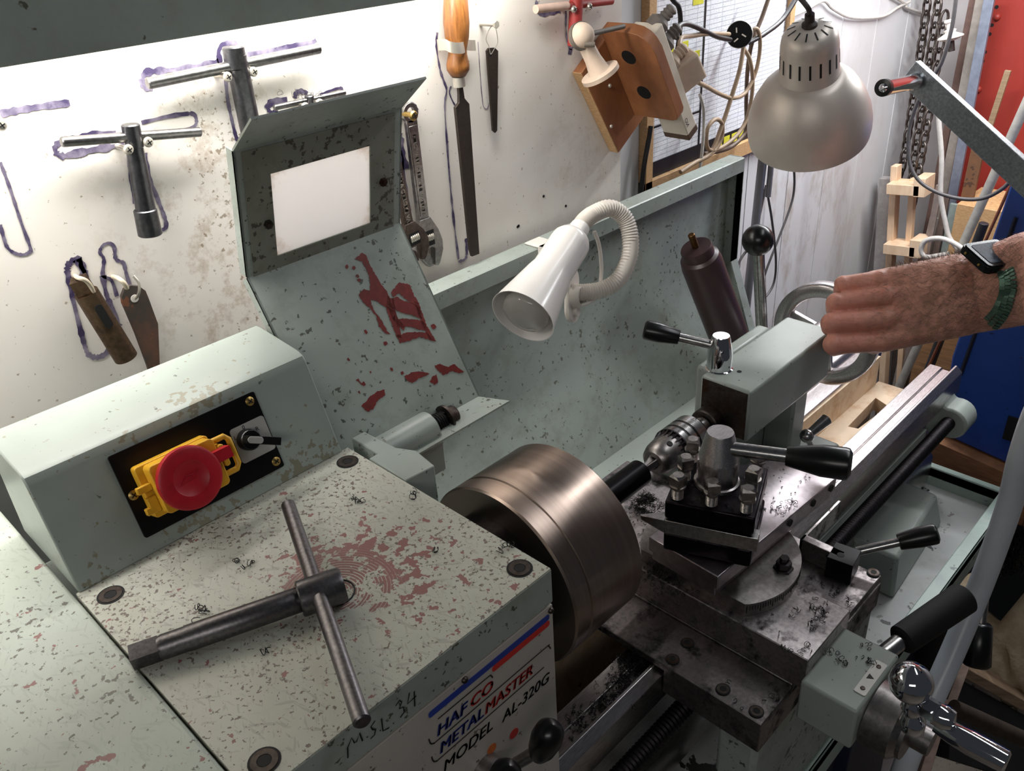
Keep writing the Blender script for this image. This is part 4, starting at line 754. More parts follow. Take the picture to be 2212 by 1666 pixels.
# tube spanner and rusty drift key hanging low on the board
so = tw('tube_spanner', 'old brown tube spanner with square end hanging low on the white board', (172, 605)); s0 = pt(186, 632, 'y', 0.852); s1 = pt(272, 772, 'y', 0.852); sd = (s1 - s0); SM = frame(s0, sd, (0, -1, 0)); SL = sd.length
mb = MB(); mb.lathe([(0.0085, 0), (0.0115, 0), (0.0118, SL), (0.0095, SL), (0.0095, SL - 0.01), (0, SL - 0.01)], SM, 32); mb.box(-0.0075, 0.0075, -0.0075, 0.0075, -0.016, 0.002, SM @ Matrix.Rotation(0.5, 4, 'Z')); mb.mi = 1
mb.prism(rrect(-0.004, 0.004, SL * 0.14, SL * 0.48, 0.0038), 0.0113, 0.0121, SM @ Matrix(((0, 0, 1, 0), (1, 0, 0, 0), (0, 1, 0, 0), (0, 0, 0, 1))))
mb.build('spanner_tube', [steel('spanner_brown', (112, 92, 74), 0.45, blot=(64, 50, 40)), M_hole], so)
MB().tube(spline([pt(162, 596, 'y', 0.869), pt(168, 600, 'y', 0.842), pt(185, 606, 'y', 0.838), pt(198, 622, 'y', 0.842), pt(206, 645, 'y', 0.846)], 5), 0.0022, 10).build('hook', flat('cream_hook', (214, 200, 176), 0.5), so)
do = tw('drift_key', 'flat rusty tapered drift hanging on a ring next to the tube spanner', (290, 630)); P = [wpY(*q, 0.8545) for q in ((262, 640), (268, 624), (282, 616), (300, 618), (314, 628), (322, 648), (341, 700), (345, 798), (346, 830), (330, 830), (318, 790), (292, 720), (264, 655))]
mb = MB(); mb.prism(P, 0.012, 0.0165, MW); mb.mi = 1; mb.prism(circ(0.0042, 16, wpY(291, 645, 0.8535)), 0.0163, 0.0169, MW); mb.build('drift_blade', [M_rustp := paint('drift_rust', (70, 62, 56), 0.6, 0.62, (120, 74, 50), 40, 0.7, (124, 76, 50)), M_board], do, 0.0005)
MB().tube(spline([pt(244, 598, 'y', 0.869), pt(256, 602, 'y', 0.846), pt(268, 612, 'y', 0.842), pt(274, 622, 'y', 0.846)], 5), 0.0024, 10).build('wall_hook', bpy.data.materials['cream_hook'], do)
MB().tube(spline([pt(288, 596, 'y', 0.85), pt(299, 610, 'y', 0.848), pt(301, 626, 'y', 0.848), pt(297, 640, 'y', 0.851), pt(288, 646, 'y', 0.856), pt(284, 640, 'y', 0.86)], 5), 0.0015, 8).build('ring', M_nick, do)
# ---------------------------------------------------------------- wooden bracket with power board, ball fitting, cables
wb = thing('wooden_bracket', 'reddish wooden corner bracket with two holes screwed to the board end', 'bracket', pt(1319, 327, 'y', 0.868))
mb = MB(); mb.prism([wp(*q) for q in ((1236, 156), (1318, 326), (1372, 250), (1298, 68))], 0.0005, 0.018, MW); mb.mi = 1
mb.prism([wp(*q) for q in ((1234, 156), (1316, 327), (1318, 326), (1236, 155))], 0.0006, 0.0178, MW)
mb.build('back_board', [M_ply, M_plyedge], wb, 0.001)
F0 = pt(1297, 66, 'y', 0.852); F1 = pt(1371, 249, 'y', 0.852); FD = (F1 - F0); FLn = FD.length; bw = 0.852 - pt(1468, 258, 'x', F1.x).y
BMt = Matrix(((FD.x / FLn, 0, 0, F0.x), (0, -1, 0, F0.y), (FD.z / FLn, 0, 0, F0.z), (0, 0, 0, 1))); nrm = V((FD.x / FLn, 0, FD.z / FLn)).cross(V((0, -1, 0)))
if nrm.x < 0: nrm = -nrm
for r in range(3): BMt[r][2] = nrm[r]
sr = 0.035; OUT = [(0, 0), (0, bw - sr)] + [(sr - sr * math.cos(math.radians(a)), bw - sr + sr * math.sin(math.radians(a))) for a in (25, 45, 65, 90)] + [(FLn - 0.012, bw), (FLn - 0.003, bw - 0.004), (FLn, bw - 0.012), (FLn, 0)]
mb = MB(); mb.prism(OUT, 0, 0.019, BMt); mb.mi = 2
for u, v in ((1358, 124), (1391, 200)):
    d = RX * ((u - 1106) / FPX) + DN * ((v - 833) / FPX) + FW; q = BMt.inverted() @ (CAM + d * ((F0 - CAM).dot(nrm) / d.dot(nrm))); mb.prism(circ(0.0125, 24, (q.x, q.y)), -0.0004, 0.001, BMt)
mb.build('side_board', [M_ply, M_plyedge, M_hole], wb, 0.002)
for u, v in ((1317, 185), (1320, 273)): c = pt(u, v, 'y', 0.8515); MB().sphere(c, 0.0032, 12).build('wood_screw', M_nick, wb)
M_dust = flat('dusty_cream_plastic', (212, 190, 170), 0.7, 0, 0.1, 40); M_duststrip = flat('dusty_white_plastic', (226, 216, 198), 0.6, 0, 0.1, 30)
pb = thing('power_board', 'dusty white power board with plugs fixed behind the wooden bracket', 'power board', BMt @ V((FLn, bw * 0.5, 0.02)))
mb = MB(); mb.box(FLn * 0.12, FLn + 0.060, bw * 0.30, bw * 0.86, 0.0195, 0.046, BMt); mb.mi = 1; mb.box(FLn + 0.048, FLn + 0.061, bw * 0.295, bw * 0.865, 0.0193, 0.0465, BMt); mb.mi = 2
textgeo(mb, 'ON', 0.010, BMt @ Matrix.Translation((FLn + 0.02, bw * 0.864, 0.03)) @ Matrix.Rotation(-math.pi / 2, 4, 'X'), h=0.0004)
mb.build('strip', [M_duststrip, flat('brown_end_cap', (96, 72, 54), 0.6), M_ink], pb, 0.002)
M_greyp = flat('grey_rubber', (120, 112, 106), 0.6)
for i, t in enumerate((0.20, 0.40, 0.62)):
    mb = MB(); c = BMt @ V((FLn * t, bw * 0.62, 0.046)); dr = (nrm + V((0, -0.5, 0.35))).normalized()
    mb.lathe([(0, 0), (0.016, 0), (0.016, 0.014), (0.010, 0.020)] + [(0.0095 if k % 2 else 0.0075, 0.022 + 0.003 * k) for k in range(7)] + [(0, 0.043)], frame(c, dr), 24); mb.build('plug', M_greyp if i < 2 else M_dust, pb, smooth=40)
mb = MB(); c = BMt @ V((FLn * 0.80, bw * 0.62, 0.046)); mb.box(-0.024, 0.024, -0.016, 0.016, 0, 0.05, frame(c, nrm + V((0, -0.5, 0.1)), (FD.x, FD.y, FD.z))); mb.build('adaptor_plug', M_dust, pb, 0.004)
# ball topped fitting
bf = thing('ball_fitting', 'dusty cream flanged fitting with ball top hanging in front of the wooden bracket', 'fitting', dep(1297, 160, 1.17)); q0 = dep(1256, 78, 1.165); q1 = dep(1297, 160, 1.195); qd = q1 - q0; ql = qd.length
mb = MB(); mb.sphere(q0, 0.0178, 32); mb.lathe([(0.0105, 0.010), (0.0115, ql * 0.6), (0.0145, ql * 0.88), (0.016, ql * 0.92), (0.0275, ql * 0.94), (0.0275, ql * 1.04), (0, ql * 1.03)], frame(q0, qd), 40); mb.mi = 1
for k in range(4): mb.prism(circ(0.0022, 10, (0.0245 * math.cos(k * 1.57 + .6), 0.0245 * math.sin(k * 1.57 + .6))), ql * 0.938, ql * 0.9415, frame(q0, qd)); 
mb.build('flanged_stem', [M_dust, M_hole], bf, smooth=50)
mb = MB(); mb.lathe([(0.0178, -0.004), (0.0186, -0.004), (0.0186, 0.004), (0.0178, 0.004)], frame(q0, (FD.x, 0.35, FD.z)), 40); c = q0 + V((-0.004, -0.016, -0.009)); mb.cyl(c - RX * 0.006, c + RX * 0.008, 0.0035, seg=12); mb.build('strap', flat('grey_strap', (112, 104, 94), 0.5), bf)
MB().cyl(q0, q0 + V((max(0.02, (F0 - q0).dot(nrm) / nrm.x), 0, 0)), 0.0035, seg=14).build('peg', bpy.data.materials['grey_strap'], bf)
# extension socket and flexes
es = thing('extension_socket', 'round black three-slot extension socket hanging among the flexes', 'socket', pt(1597, 74, 'y', 0.90)); ec = pt(1597, 74, 'y', 0.90); en = (CAM - ec).normalized() + V((-0.10, 0, 0.1)); EM = frame(ec, en, RX + V((0, 0, 0.2)))
mb = MB(); mb.lathe([(0.015, -0.022), (0.022, -0.010), (0.0235, -0.008), (0.0235, -0.001), (0.0225, 0.0), (0, 0)], EM, 40); mb.mi = 1
for a, x, y in ((1.5, -0.004, 0.008), (0.5, -0.007, -0.009), (2.4, 0.008, -0.004)): mb.box(-0.0045, 0.0045, -0.0012, 0.0012, 0, 0.0006, EM @ Matrix.Translation((x, y, 0)) @ Matrix.Rotation(a, 4, 'Z'))
mb.build('socket_body', [flat('matt_black_plastic', (12, 12, 13), 0.65, spec=0.25), M_nick], es)
mb = MB(); mb.lathe([(0.0236, -0.010), (0.0244, -0.009), (0.0244, -0.004), (0.0236, -0.003)], EM, 40); mb.build('collar', M_nick, es)
M_tan = flat('tan_flex', (176, 150, 122), 0.5); M_blackf = flat('black_flex', (30, 28, 28), 0.45); M_whitef = flat('white_flex', (214, 208, 200), 0.45)
def flex(label, P, r, m, Y=0.90, name='flex_cable', cat='cable'):
    pts = [pt(p[0], p[1], 'y', p[2] if len(p) > 2 else Y) for p in P]
    o = MB().tube(spline(pts, 6), r, 8).build(name, m, None, off=pts[0], smooth=60); tag(o, label, cat); return o
flex('black flex curling down past the top plug of the power board', [(1440, -20), (1455, 2), (1466, 15), (1470, 45), (1466, 90), (1458, 140)], 0.0042, M_blackf)
flex('black flex running from the power board to the round black socket', [(1462, 82, 0.84), (1466, 58, 0.86), (1485, 52, 0.87), (1520, 66, 0.88), (1550, 80, 0.89), (1578, 86, 0.90)], 0.0042, M_blackf)
flex('tan flex running level between the power board and the round socket', [(1468, 100, 0.84), (1472, 82, 0.86), (1490, 78, 0.88), (1530, 73, 0.885), (1575, 74, 0.905)], 0.0040, M_tan)
flex('thick black flex rising to the right from the round black socket', [(1618, 92, 0.905), (1650, 74), (1690, 42), (1725, -12)], 0.0048, M_blackf)
flex('brown flex hanging straight down behind the round socket', [(1664, -15), (1645, 40), (1625, 90), (1615, 150), (1612, 220), (1612, 275), (1600, 300), (1570, 322), (1520, 333)], 0.0042, flat('brown_flex', (120, 98, 80), 0.5), 0.915)
flex('tan flex looping from the socket back to the adaptor plug', [(1614, 80, 0.91), (1634, 62), (1642, 95), (1634, 150), (1612, 198), (1585, 212), (1555, 203), (1528, 188, 0.87), (1508, 178, 0.85)], 0.0040, M_tan)
flex('tan flex hanging from the socket down to the splash guard edge', [(1606, 102, 0.905), (1598, 150), (1580, 210), (1560, 270), (1535, 330), (1500, 352), (1470, 372)], 0.0042, M_tan)
flex('tan flex in a wide loop beside the planner chart', [(1606, 104, 0.91), (1620, 130), (1626, 180), (1618, 240), (1598, 285), (1560, 318), (1530, 322), (1528, 280), (1545, 258), (1560, 268), (1558, 300), (1540, 330), (1515, 345)], 0.0040, M_tan)
flex('white flex dropping from the adaptor plug to the splash guard', [(1512, 205, 0.86), (1520, 240), (1519, 300), (1512, 365)], 0.0030, M_whitef)
flex('black flex hanging down behind the splash guard left of the chart', [(1406, 272), (1400, 310), (1392, 355), (1384, 420)], 0.0046, M_blackf, 0.95)
# planner chart on the rear wall
def mat_chart():
    t = NT('planner_print'); p = t.pos(False); br = t.n('ShaderNodeTexBrick'); br.offset = 0; br.inputs['Scale'].default_value = 1; br.inputs['Mortar Size'].default_value = 0.0006; br.inputs['Brick Width'].default_value = 0.042; br.inputs['Row Height'].default_value = 0.0085
    br.inputs['Color1'].default_value = s2l((238, 240, 244)); br.inputs['Color2'].default_value = s2l((230, 233, 240)); br.inputs['Mortar'].default_value = s2l((170, 174, 184))
    sx = t.n('ShaderNodeSeparateXYZ'); t.l(p, sx.inputs[0]); cx = t.n('ShaderNodeCombineXYZ'); t.l(sx.outputs['X'], cx.inputs['X']); t.l(sx.outputs['Z'], cx.inputs['Y']); t.l(cx.outputs[0], br.inputs['Vector'])
    g = t.noise(p, 700, 1, 0.5, (0.5, 1, 1)); col = t.mix(t.math('MULTIPLY', t.step(g, 0.60, 0.64), 0.35), br.outputs['Color'], s2l((110, 112, 124)))
    return t.set(col, 0.4)
chx0 = pt(1405, 200, 'y', 0.962).x; chx1 = pt(1690, 120, 'y', 0.962).x; chz0 = pt(1560, 322, 'y', 0.962).z
ch = thing('planner_chart', 'white printed planner chart in a wooden frame hung behind the flexes', 'chart', (chx0, 0.968, chz0))
mb = MB(); mb.box(chx0, chx1, 0.962, 0.967, chz0, 1.72); mb.build('printed_sheet', mat_chart(), ch)
MC = frame((0, 0.962, 0), (0, -1, 0), (1, 0, 0)); mb = MB(); xl = pt(1517, 150, 'y', 0.962).x
mb.prism([(xl - .003, chz0), (xl + .003, chz0), (xl + .003, 1.72), (xl - .003, 1.72)], 0, 0.0006, MC); mb.prism([(chx0, chz0), (chx1, chz0), (chx1, chz0 + .03), (chx0, chz0 + .03)], 0, 0.0005, MC); zb = pt(1490, 250, 'y', 0.962).z; mb.prism([(chx0, zb), (xl, zb), (xl, zb + .004), (chx0, zb + .004)], 0, 0.0006, MC)
mb.mi = 1
for u, v, w_, h_ in ((1475, 97, .034, .011), (1500, 118, .034, .012), (1508, 2, .034, .012), (1445, 108, .03, .011)):
    x, z = (lambda p: (p.x, p.z))(pt(u, v, 'y', 0.962)); mb.prism([(x - w_ / 2, z - h_ / 2), (x + w_ / 2, z - h_ / 2), (x + w_ / 2, z + h_ / 2), (x - w_ / 2, z + h_ / 2)], 0, 0.0009, MC)
for k in range(4): x = pt(1555 + 16 * k, 290, 'y', 0.962).x; mb.prism([(x - .013, chz0 + .006), (x + .009, chz0 + .006), (x + .009, chz0 + .024), (x - .013, chz0 + .024)], 0, 0.0009, MC)
mb.build('chart_markings', [M_ink, flat('yellow_label', (232, 226, 60), 0.5)], ch)
mb = MB(); mb.box(chx0 - 0.022, chx0, 0.952, 0.9695, chz0 - 0.03, 1.72); mb.box(chx1, chx1 + 0.02, 0.952, 0.9695, chz0 - 0.03, 1.72); mb.box(chx0 - 0.022, chx1 + 0.02, 0.952, 0.9695, chz0 - 0.03, chz0); mb.build('wooden_frame', M_plyedge, ch, 0.001)
# ---------------------------------------------------------------- white gooseneck lamp
gl = thing('gooseneck_lamp', 'white gooseneck spotlight clipped to the splash guard above the bed', 'lamp', pt(1240, 650, 'y', 0.80))
m0 = dep(1129, 684, 1.035); n0 = dep(1262, 478, 1.125); ld = (m0 - n0).normalized(); ll = (m0 - n0).length
mb = MB(); mb.lathe([(0.011, 0.012), (0.013, 0.012), (0.0135, 0.016), (0.0135, 0.030), (0.022, 0.034), (0.0255, 0.041), (0.0262, 0.05), (0.0262, ll * 0.55), (0.029, ll * 0.62), (0.0405, ll * 0.985), (0.0415, ll), (0.0405, ll), (0.0385, ll * 0.975), (0.025, ll * 0.60), (0, ll * 0.58)], frame(n0, ld), 56)
mb.build('shade', flat('gloss_white_enamel', (238, 234, 230), 0.22, 0, 0.02, 10), gl, smooth=50)
M_glass = NT('lamp_glass'); M_glass.b.inputs['Transmission Weight'].default_value = 0.55; M_glass = M_glass.set(s2l((224, 219, 214)), 0.06)
mb = MB(); bcn = n0 + ld * (ll * 0.955); mb.lathe([(0.012, -0.045), (0.016, -0.03), (0.027, -0.012), (0.0302, 0.0), (0.027, 0.007), (0.015, 0.0115), (0, 0.0125)], frame(bcn, ld), 40); mb.build('reflector_bulb', M_glass, gl, smooth=60)
neck = [n0 + ld * 0.016, n0, dep(1283, 462, 1.135), dep(1318, 450, 1.145), dep(1348, 470, 1.155), dep(1361, 510, 1.16), dep(1358, 560, 1.16), dep(1335, 605, 1.158), dep(1300, 626, 1.155), dep(1262, 632, 1.15), dep(1232, 632, 1.145)]
np_ = spline(neck, 14); mb = MB(); rr = [0.0118 if i % 2 else 0.0105 for i in range(len(np_))]; mb.tube(np_, rr, 18); mb.build('gooseneck', flat('white_ribbed_plastic', (222, 214, 204), 0.45, 0, 0.03), gl, smooth=60)
pbse = dep(1236, 642, 1.15); pn = (dep(1262, 632, 1.15) - dep(1236, 632, 1.15)).normalized(); upv = (dep(1240, 590, 1.15) - dep(1244, 690, 1.15)).normalized(); PM = frame(pbse, pn + FW * -0.6, upv)
mb = MB(); mb.prism(rrect(-0.034, 0.040, -0.016, 0.016, 0.0155, 6), -0.004, 0.003, PM); mb.lathe([(0.016, 0.003), (0.015, 0.010), (0.0125, 0.016)], PM, 24); mb.build('mount_plate', M_white, gl, 0.001)
mb = MB(); g0_ = pt(1178, 548, 'y', 0.8195); g1_ = pt(1178, 548, 'y', 0.85); mb.box(g0_.x - 0.016, g0_.x + 0.016, 0.807, 0.8198, 1.215, 1.2535); mb.box(g0_.x - 0.016, g0_.x + 0.016, 0.807, 0.846, 1.2503, 1.2535); mb.tube([V((g0_.x, 0.812, 1.235)), (V((g0_.x, 0.812, 1.235)) + pbse) / 2 + V((0, 0, 0.004)), PM @ V((0.02, 0, -0.004))], 0.006, 10); mb.build('rim_clamp', M_white, gl, 0.0015)
cb_ = [dep(1284, 500, 1.14), dep(1294, 530, 1.15), dep(1299, 575, 1.16), dep(1297, 610, 1.165), dep(1292, 640, 1.16), dep(1270, 655, 1.15), dep(1246, 662, 1.147)]
MB().tube(spline(cb_, 6), 0.0026, 8).build('flex', M_white, gl)
mb = MB(); mb.cyl(PM @ V((-0.020, 0, 0.003)), PM @ V((-0.020, 0, 0.009)), 0.006, seg=16); mb.build('cord_grip', M_white, gl)
# ---------------------------------------------------------------- silver dome lamp on its post
dl_ = thing('dome_lamp', 'silver dome-shaded work lamp hanging above the tailstock', 'lamp', dep(1746, 262, 1.235))
dc_ = dep(1747, 262, 1.235); da = (V((0, 0, 1)) + V((-0.28, -0.29, 0)) - RX * 0.24).normalized(); DLM = frame(dc_, da, RX)
M_silv = flat('silver_lacquer', (222, 212, 203), 0.42, 0.35, 0.05, 30)
mb = MB(); PR = [(0.0835, -0.022), (0.0850, -0.012), (0.0852, 0.0), (0.0825, 0.018), (0.0755, 0.038), (0.0640, 0.057), (0.0500, 0.071), (0.0390, 0.079)]
mb.lathe(PR + [(r - 0.0015, z - 0.0006) for r, z in PR[::-1]], DLM, 72); mb.build('shade', M_silv, dl_, smooth=60)
mb = MB(); mb.lathe([(0.0405, 0.074), (0.0405, 0.079), (0.0392, 0.081), (0.0375, 0.124), (0.0355, 0.135), (0.029, 0.1440), (0.018, 0.1490), (0.0, 0.1495)], DLM, 56); mb.mi = 1
for k in range(18):
    M = DLM @ Matrix.Rotation(2 * math.pi * k / 18, 4, 'Z'); mb.add([M @ V(q) for q in ((0.0391, -0.0014, 0.094), (0.0391, 0.0014, 0.094), (0.0382, 0.0014, 0.115), (0.0382, -0.0014, 0.115))], [(0, 1, 2, 3)])
for k in range(12):
    M = DLM @ Matrix.Rotation(2 * math.pi * (k + .3) / 12, 4, 'Z'); mb.add([M @ V(q) for q in ((0.018, -0.0010, 0.1494), (0.018, 0.0010, 0.1494), (0.029, 0.0010, 0.1446), (0.029, -0.0010, 0.1446))], [(0, 1, 2, 3)])
mb.build('cap', [M_silv, M_hole], dl_, smooth=50)
mb = MB(); mb.lathe([(0, 0.149), (0.010, 0.149), (0.010, 0.153), (0.0065, 0.156), (0.006, 0.166), (0, 0.166)], DLM, 20); tpx = DLM @ V((0, 0, 0.164)); mb.tube(spline([tpx, tpx + V((-0.01, 0.0, 0.012)), tpx + V((0.0, 0.03, 0.028)), tpx + V((0.04, 0.12, 0.05)), tpx + V((0.07, 0.25, 0.12))], 5), 0.0035, 8); mb.build('cord', flat('dark_brown_flex', (58, 48, 44), 0.5), dl_)
mb = MB(); a1 = pt(1649, 330, 'y', 0.90); a2 = pt(1608, 700, 'y', 0.90); mb.cyl(a1 + (a1 - a2) * 0.15, V((a2.x, 0.90, 0.75)) if False else a2 + (a2 - a1) * 0.6, 0.0095, seg=20); b1_ = pt(1668, 335, 'y', 0.885); b2_ = pt(1659, 425, 'y', 0.885); mb.cyl(b1_ + (b1_ - b2_) * 0.5, b2_, 0.0062, seg=16)
at = a1 + (a1 - a2) * 0.14; mb.cyl(at, DLM @ V((0.0, 0.03, 0.06)), 0.006, seg=14); mb.build('arm', flat('grey_lamp_tube', (140, 138, 142), 0.4, 0.5, 0.05), dl_)
M_greyf = flat('grey_flex', (86, 82, 82), 0.5)
flex('thin black flex bowing left of the black ball lever', [(1655, 400), (1640, 470), (1628, 520), (1600, 560), (1588, 600), (1592, 650), (1615, 690)], 0.0028, M_greyf, 0.91)
flex('thin black flex from the lamp crossing behind the black ball lever', [(1659, 425), (1668, 480), (1676, 560), (1672, 610), (1655, 640), (1640, 648)], 0.0028, M_greyf, 0.905)
flex('thin black flex dropping from the silver dome lamp', [(1714, 350), (1716, 400), (1708, 445), (1680, 520), (1655, 585), (1640, 640)], 0.0028, M_greyf, 0.915)
# dark grease bottle leaning in the corner of the splash guard
gb = thing('grease_bottle', 'dark purple-brown cylinder with brass stub leaning in the splash guard corner', 'bottle', pt(1600, 780, 'y', 0.74))
B0 = pt(1503, 534, 'y', 0.775); B1 = pt(1602, 800, 'y', 0.735); bd = B1 - B0; bl = bd.length; GM = frame(B0, bd)
M_grease = flat('dark_purple_plastic', (58, 40, 42), 0.38, 0, 0.1)
mb = MB(); mb.lathe([(0, 0), (0.0265, 0), (0.028, 0.003), (0.028, 0.018), (0.034, 0.022), (0.0365, 0.036), (0.0365, bl - 0.004), (0.033, bl), (0, bl)], GM, 40); mb.build('body', M_grease, gb, smooth=35)
mb = MB(); mb.cyl(B0 - bd.normalized() * 0.028, B0, 0.006, seg=16, ch=0.001); mb.build('nozzle', steel('old_brass', (120, 86, 52), 0.45), gb)
# ---------------------------------------------------------------- far end of the workshop
M_bluep = paint('blue_machine_paint', (36, 70, 150), 0.45, 0.70, (20, 30, 70), 80, 0.15, (30, 44, 90)); M_redcab = paint('red_cabinet_paint', (150, 46, 36), 0.5, 0.69, (120, 40, 30), 60, 0.25, (150, 56, 44))
bm_ = thing('blue_machine', 'blue painted machine stand beyond the tailstock end of the lathe', 'machine', (1.90, 0.30, 0.0))
XB = 1.72; TL = pt(2192, 372, 'x', XB); ML = pt(2056, 772, 'x', XB); BL = pt(2030, 935, 'x', XB); BR = pt(2212, 1032, 'x', XB); yr = BR.y - 0.25; zt = TL.z + 0.03
poly = [(BL.y, BL.z), (ML.y, ML.z), (TL.y, TL.z), (TL.y - 0.01, zt), (yr, zt), (yr, BR.z - .02)]
mb = MB(); mb.profx(poly, XB, XB + 0.42); mb.build('stand_body', M_bluep, bm_, 0.004)
def xa(u, v, dx=0.0): p = pt(u, v, 'x', XB - dx); return p
a = xa(2096, 772); b = xa(2110, 715); mb = MB(); mb.tube([xa(2075, 810, .001), xa(2110, 712, .001), xa(2150, 600, .001), xa(2195, 470, .001)], 0.004, 6); mb.build('panel_seam', flat('dark_seam', (12, 18, 40), 0.6), bm_)
mb = MB(); q = xa(2192, 925); mb.box(XB - 0.004, XB + 0.001, q.y - 0.03, q.y + 0.016, q.z - 0.03, q.z + 0.024); mb.mi = 1; mb.box(XB - 0.006, XB, q.y - 0.034, q.y - 0.006, q.z - 0.002, q.z + 0.022); mb.build('slot', [M_hole, M_pine], bm_)
mb = MB(); w0_ = xa(2045, 968); w1_ = xa(2212, 1045); mb.hexa([V((XB - .03, w1_.y - .2, w0_.z - .10)), V((XB - .03, w0_.y + .02, w0_.z - .10)), V((XB + .4, w0_.y + .02, w0_.z - .10)), V((XB + .4, w1_.y - .2, w0_.z - .10))], [V((XB - .03, w1_.y - .2, BR.z - .012)), V((XB - .03, w0_.y + .02, BL.z - .006)), V((XB + .4, w0_.y + .02, BL.z - .006)), V((XB + .4, w1_.y - .2, BR.z - .012))]); mb.build('timber_skid', wood('skid_timber', (120, 84, 60), (158, 112, 78), 20), bm_)
mb = MB(); mb.box(XB + 0.02, XB + 0.40, w1_.y - 0.18, w0_.y, 0.0, w0_.z - 0.10); mb.build('dark_base', M_navy, bm_)
# crank arm with its handle
cr = thing('crank_arm', 'flat steel crank arm with chrome turning handle reaching in front of the far stock', 'crank', dep(1960, 160, 1.6)); k0_ = dep(1985, 172, 1.60); k1_ = dep(2330, 490, 1.47); kd = k1_ - k0_; kl = kd.length; ky_ = (V((0, 0, 1)) - kd.normalized() * kd.normalized().z).normalized(); CM = frame(k0_, kd, ky_)
hh = 0.024; mb = MB(); mb.box(-hh, hh, -0.008, 0.008, -0.024, kl + .02, CM); mb.build('arm_bar', steel('crank_steel', (170, 176, 178), 0.35), cr, 0.0015)
hd_ = CM.to_3x3() @ V((0, 1, 0)); hd_ = hd_ if hd_.dot(CAM - k0_) > 0 else -hd_; q = CM @ V((-0.004, 0, 0.0)); e_ = dep(1907, 190, 1.50); hv = e_ - q
mb = MB(); mb.lathe([(0.008, 0), (0.012, 0.008), (0.0155, 0.016), (0.0135, 0.02), (0.0135, hv.length * .5), (0.0140, hv.length - 0.006), (0, hv.length - 0.006)], frame(q, hv), 32); mb.mi = 1; mb.lathe([(0.0140, hv.length - 0.012), (0.0148, hv.length - 0.010), (0.0148, hv.length), (0.0085, hv.length + .001), (0.0085, hv.length - .001)], frame(q, hv), 32); mb.mi = 0; mb.lathe([(0.0085, hv.length - .0005), (0.004, hv.length + 0.002), (0, hv.length + 0.002)], frame(q, hv), 24); mb.build('turning_handle', [M_chrome, M_black], cr)
mb = MB(); s_ = CM @ V((0, 0, kl)); mb.cyl(s_, V((XB + 0.02, s_.y, s_.z)) - V((0.025, 0, 0)), 0.014, seg=20); mb.build('crank_shaft', M_mid, cr)
# red cabinet and stock leaning on the end wall
rc_ = thing('red_cabinet', 'tall red steel upright with a row of holes at the far end', 'cabinet', (2.56, 0.55, 0.0)); XR = 2.52; r0_ = pt(2143, 0, 'x', XR); r1_ = pt(2083, 370, 'x', XR); mb = MB(); mb.profx([(0.25, 0.0), (r1_.y - .01, 0.0), (r0_.y, 1.9), (0.25, 1.9)], XR, XR + 0.09); mb.mi = 1
MXr = frame((XR, 0, 0), (-1, 0, 0), (0, 1, 0))
for k in range(12):
    if k in (1, 4, 9): continue
    q = pt(2153 - 5.0 * k, 15 + 19.5 * k, 'x', XR); mb.prism(circ(0.0045, 10, (q.y, -q.z)), 0, 0.001, MXr)
mb.mi = 0
for k in (1, 9): q = pt(2148 - 5.0 * (k), 17 + 19.5 * k, 'x', XR); mb.sphere((XR, q.y - .012, q.z), 0.009, 12)
mb.build('upright_panel', [M_redcab, M_hole], rc_)
def bar(name, label, cat, a, b, w_, d_, m, X=2.44, dx=0.0, group=None, rnd=False):
    A = pt(*a, 'x', X); B = pt(*b, 'x', X); B.x -= dx; dv = (B - A).normalized(); ext = B + dv * (max(0.0, B.z - 0.012) / max(0.2, -dv.z)); mb = MB()
    if rnd: mb.cyl(A, ext, w_ / 2, seg=14)
    else: mb.box(-w_ / 2, w_ / 2, -d_ / 2, d_ / 2, 0, (ext - A).length, frame(A, ext - A, (0, 1, 0)))
    o = mb.build(name, m, None, 0.001, off=A); tag(o, label, cat, group); return o
G_ = 'metal stock leaning at the far end'
bar('steel_strip', 'brown steel strip, leftmost of the stock leaning left of the red upright', 'stock', (2106, -20), (1990, 560), 0.018, 0.006, flat('brown_strip', (126, 100, 92), 0.5, 0.3), 2.50, group=G_)
bar('steel_angle', 'pale grey length of stock between brown strip and bluish bar at the far end', 'stock', (2122, -20), (2012, 560), 0.022, 0.01, flat('pale_stock', (176, 168, 160), 0.45, 0.4), 2.48, group=G_)
bar('steel_bar', 'bluish steel bar leaning just left of the red upright', 'stock', (2141, -20), (2040, 520), 0.024, 0.012, flat('bluish_stock', (150, 158, 176), 0.4, 0.5), 2.46, group=G_)
bar('rusty_rod', 'rust brown angle leaning in front of the red upright', 'stock', (2114, 318), (2048, 620), 0.030, 0.014, paint('rusty_angle', (110, 78, 54), 0.6, 0.60, (70, 48, 36), 60, 0.5, (150, 96, 56)), 2.40, group=G_)
bar('grey_pipe', 'long off-white pipe leaning across the red upright behind the crank', 'pipe', (2230, 195), (2066, 560), 0.022, 0.022, flat('grey_pipe', (176, 172, 164), 0.45), 2.20, group=G_, rnd=True)
bar('timber_stick', 'thin tan stick leaning against the red upright above the crank arm', 'stick', (2178, 152), (2128, 305), 0.014, 0.010, wood('tan_stick', (128, 106, 82), (156, 132, 104)), 2.46, group=G_)
bar('black_rod', 'short black rod with pale sawn end beside the off-white pipe', 'rod', (2126, 482), (2104, 540), 0.022, 0.022, flat('black_rod', (34, 34, 38), 0.5), 2.15, group=G_, rnd=True)
bar('copper_rod', 'thin reddish rod leaning left of the blue machine', 'rod', (2190, 385), (2120, 540), 0.007, 0.007, flat('copper_rod', (150, 90, 66), 0.4, 0.5), 2.1, group=G_, rnd=True)
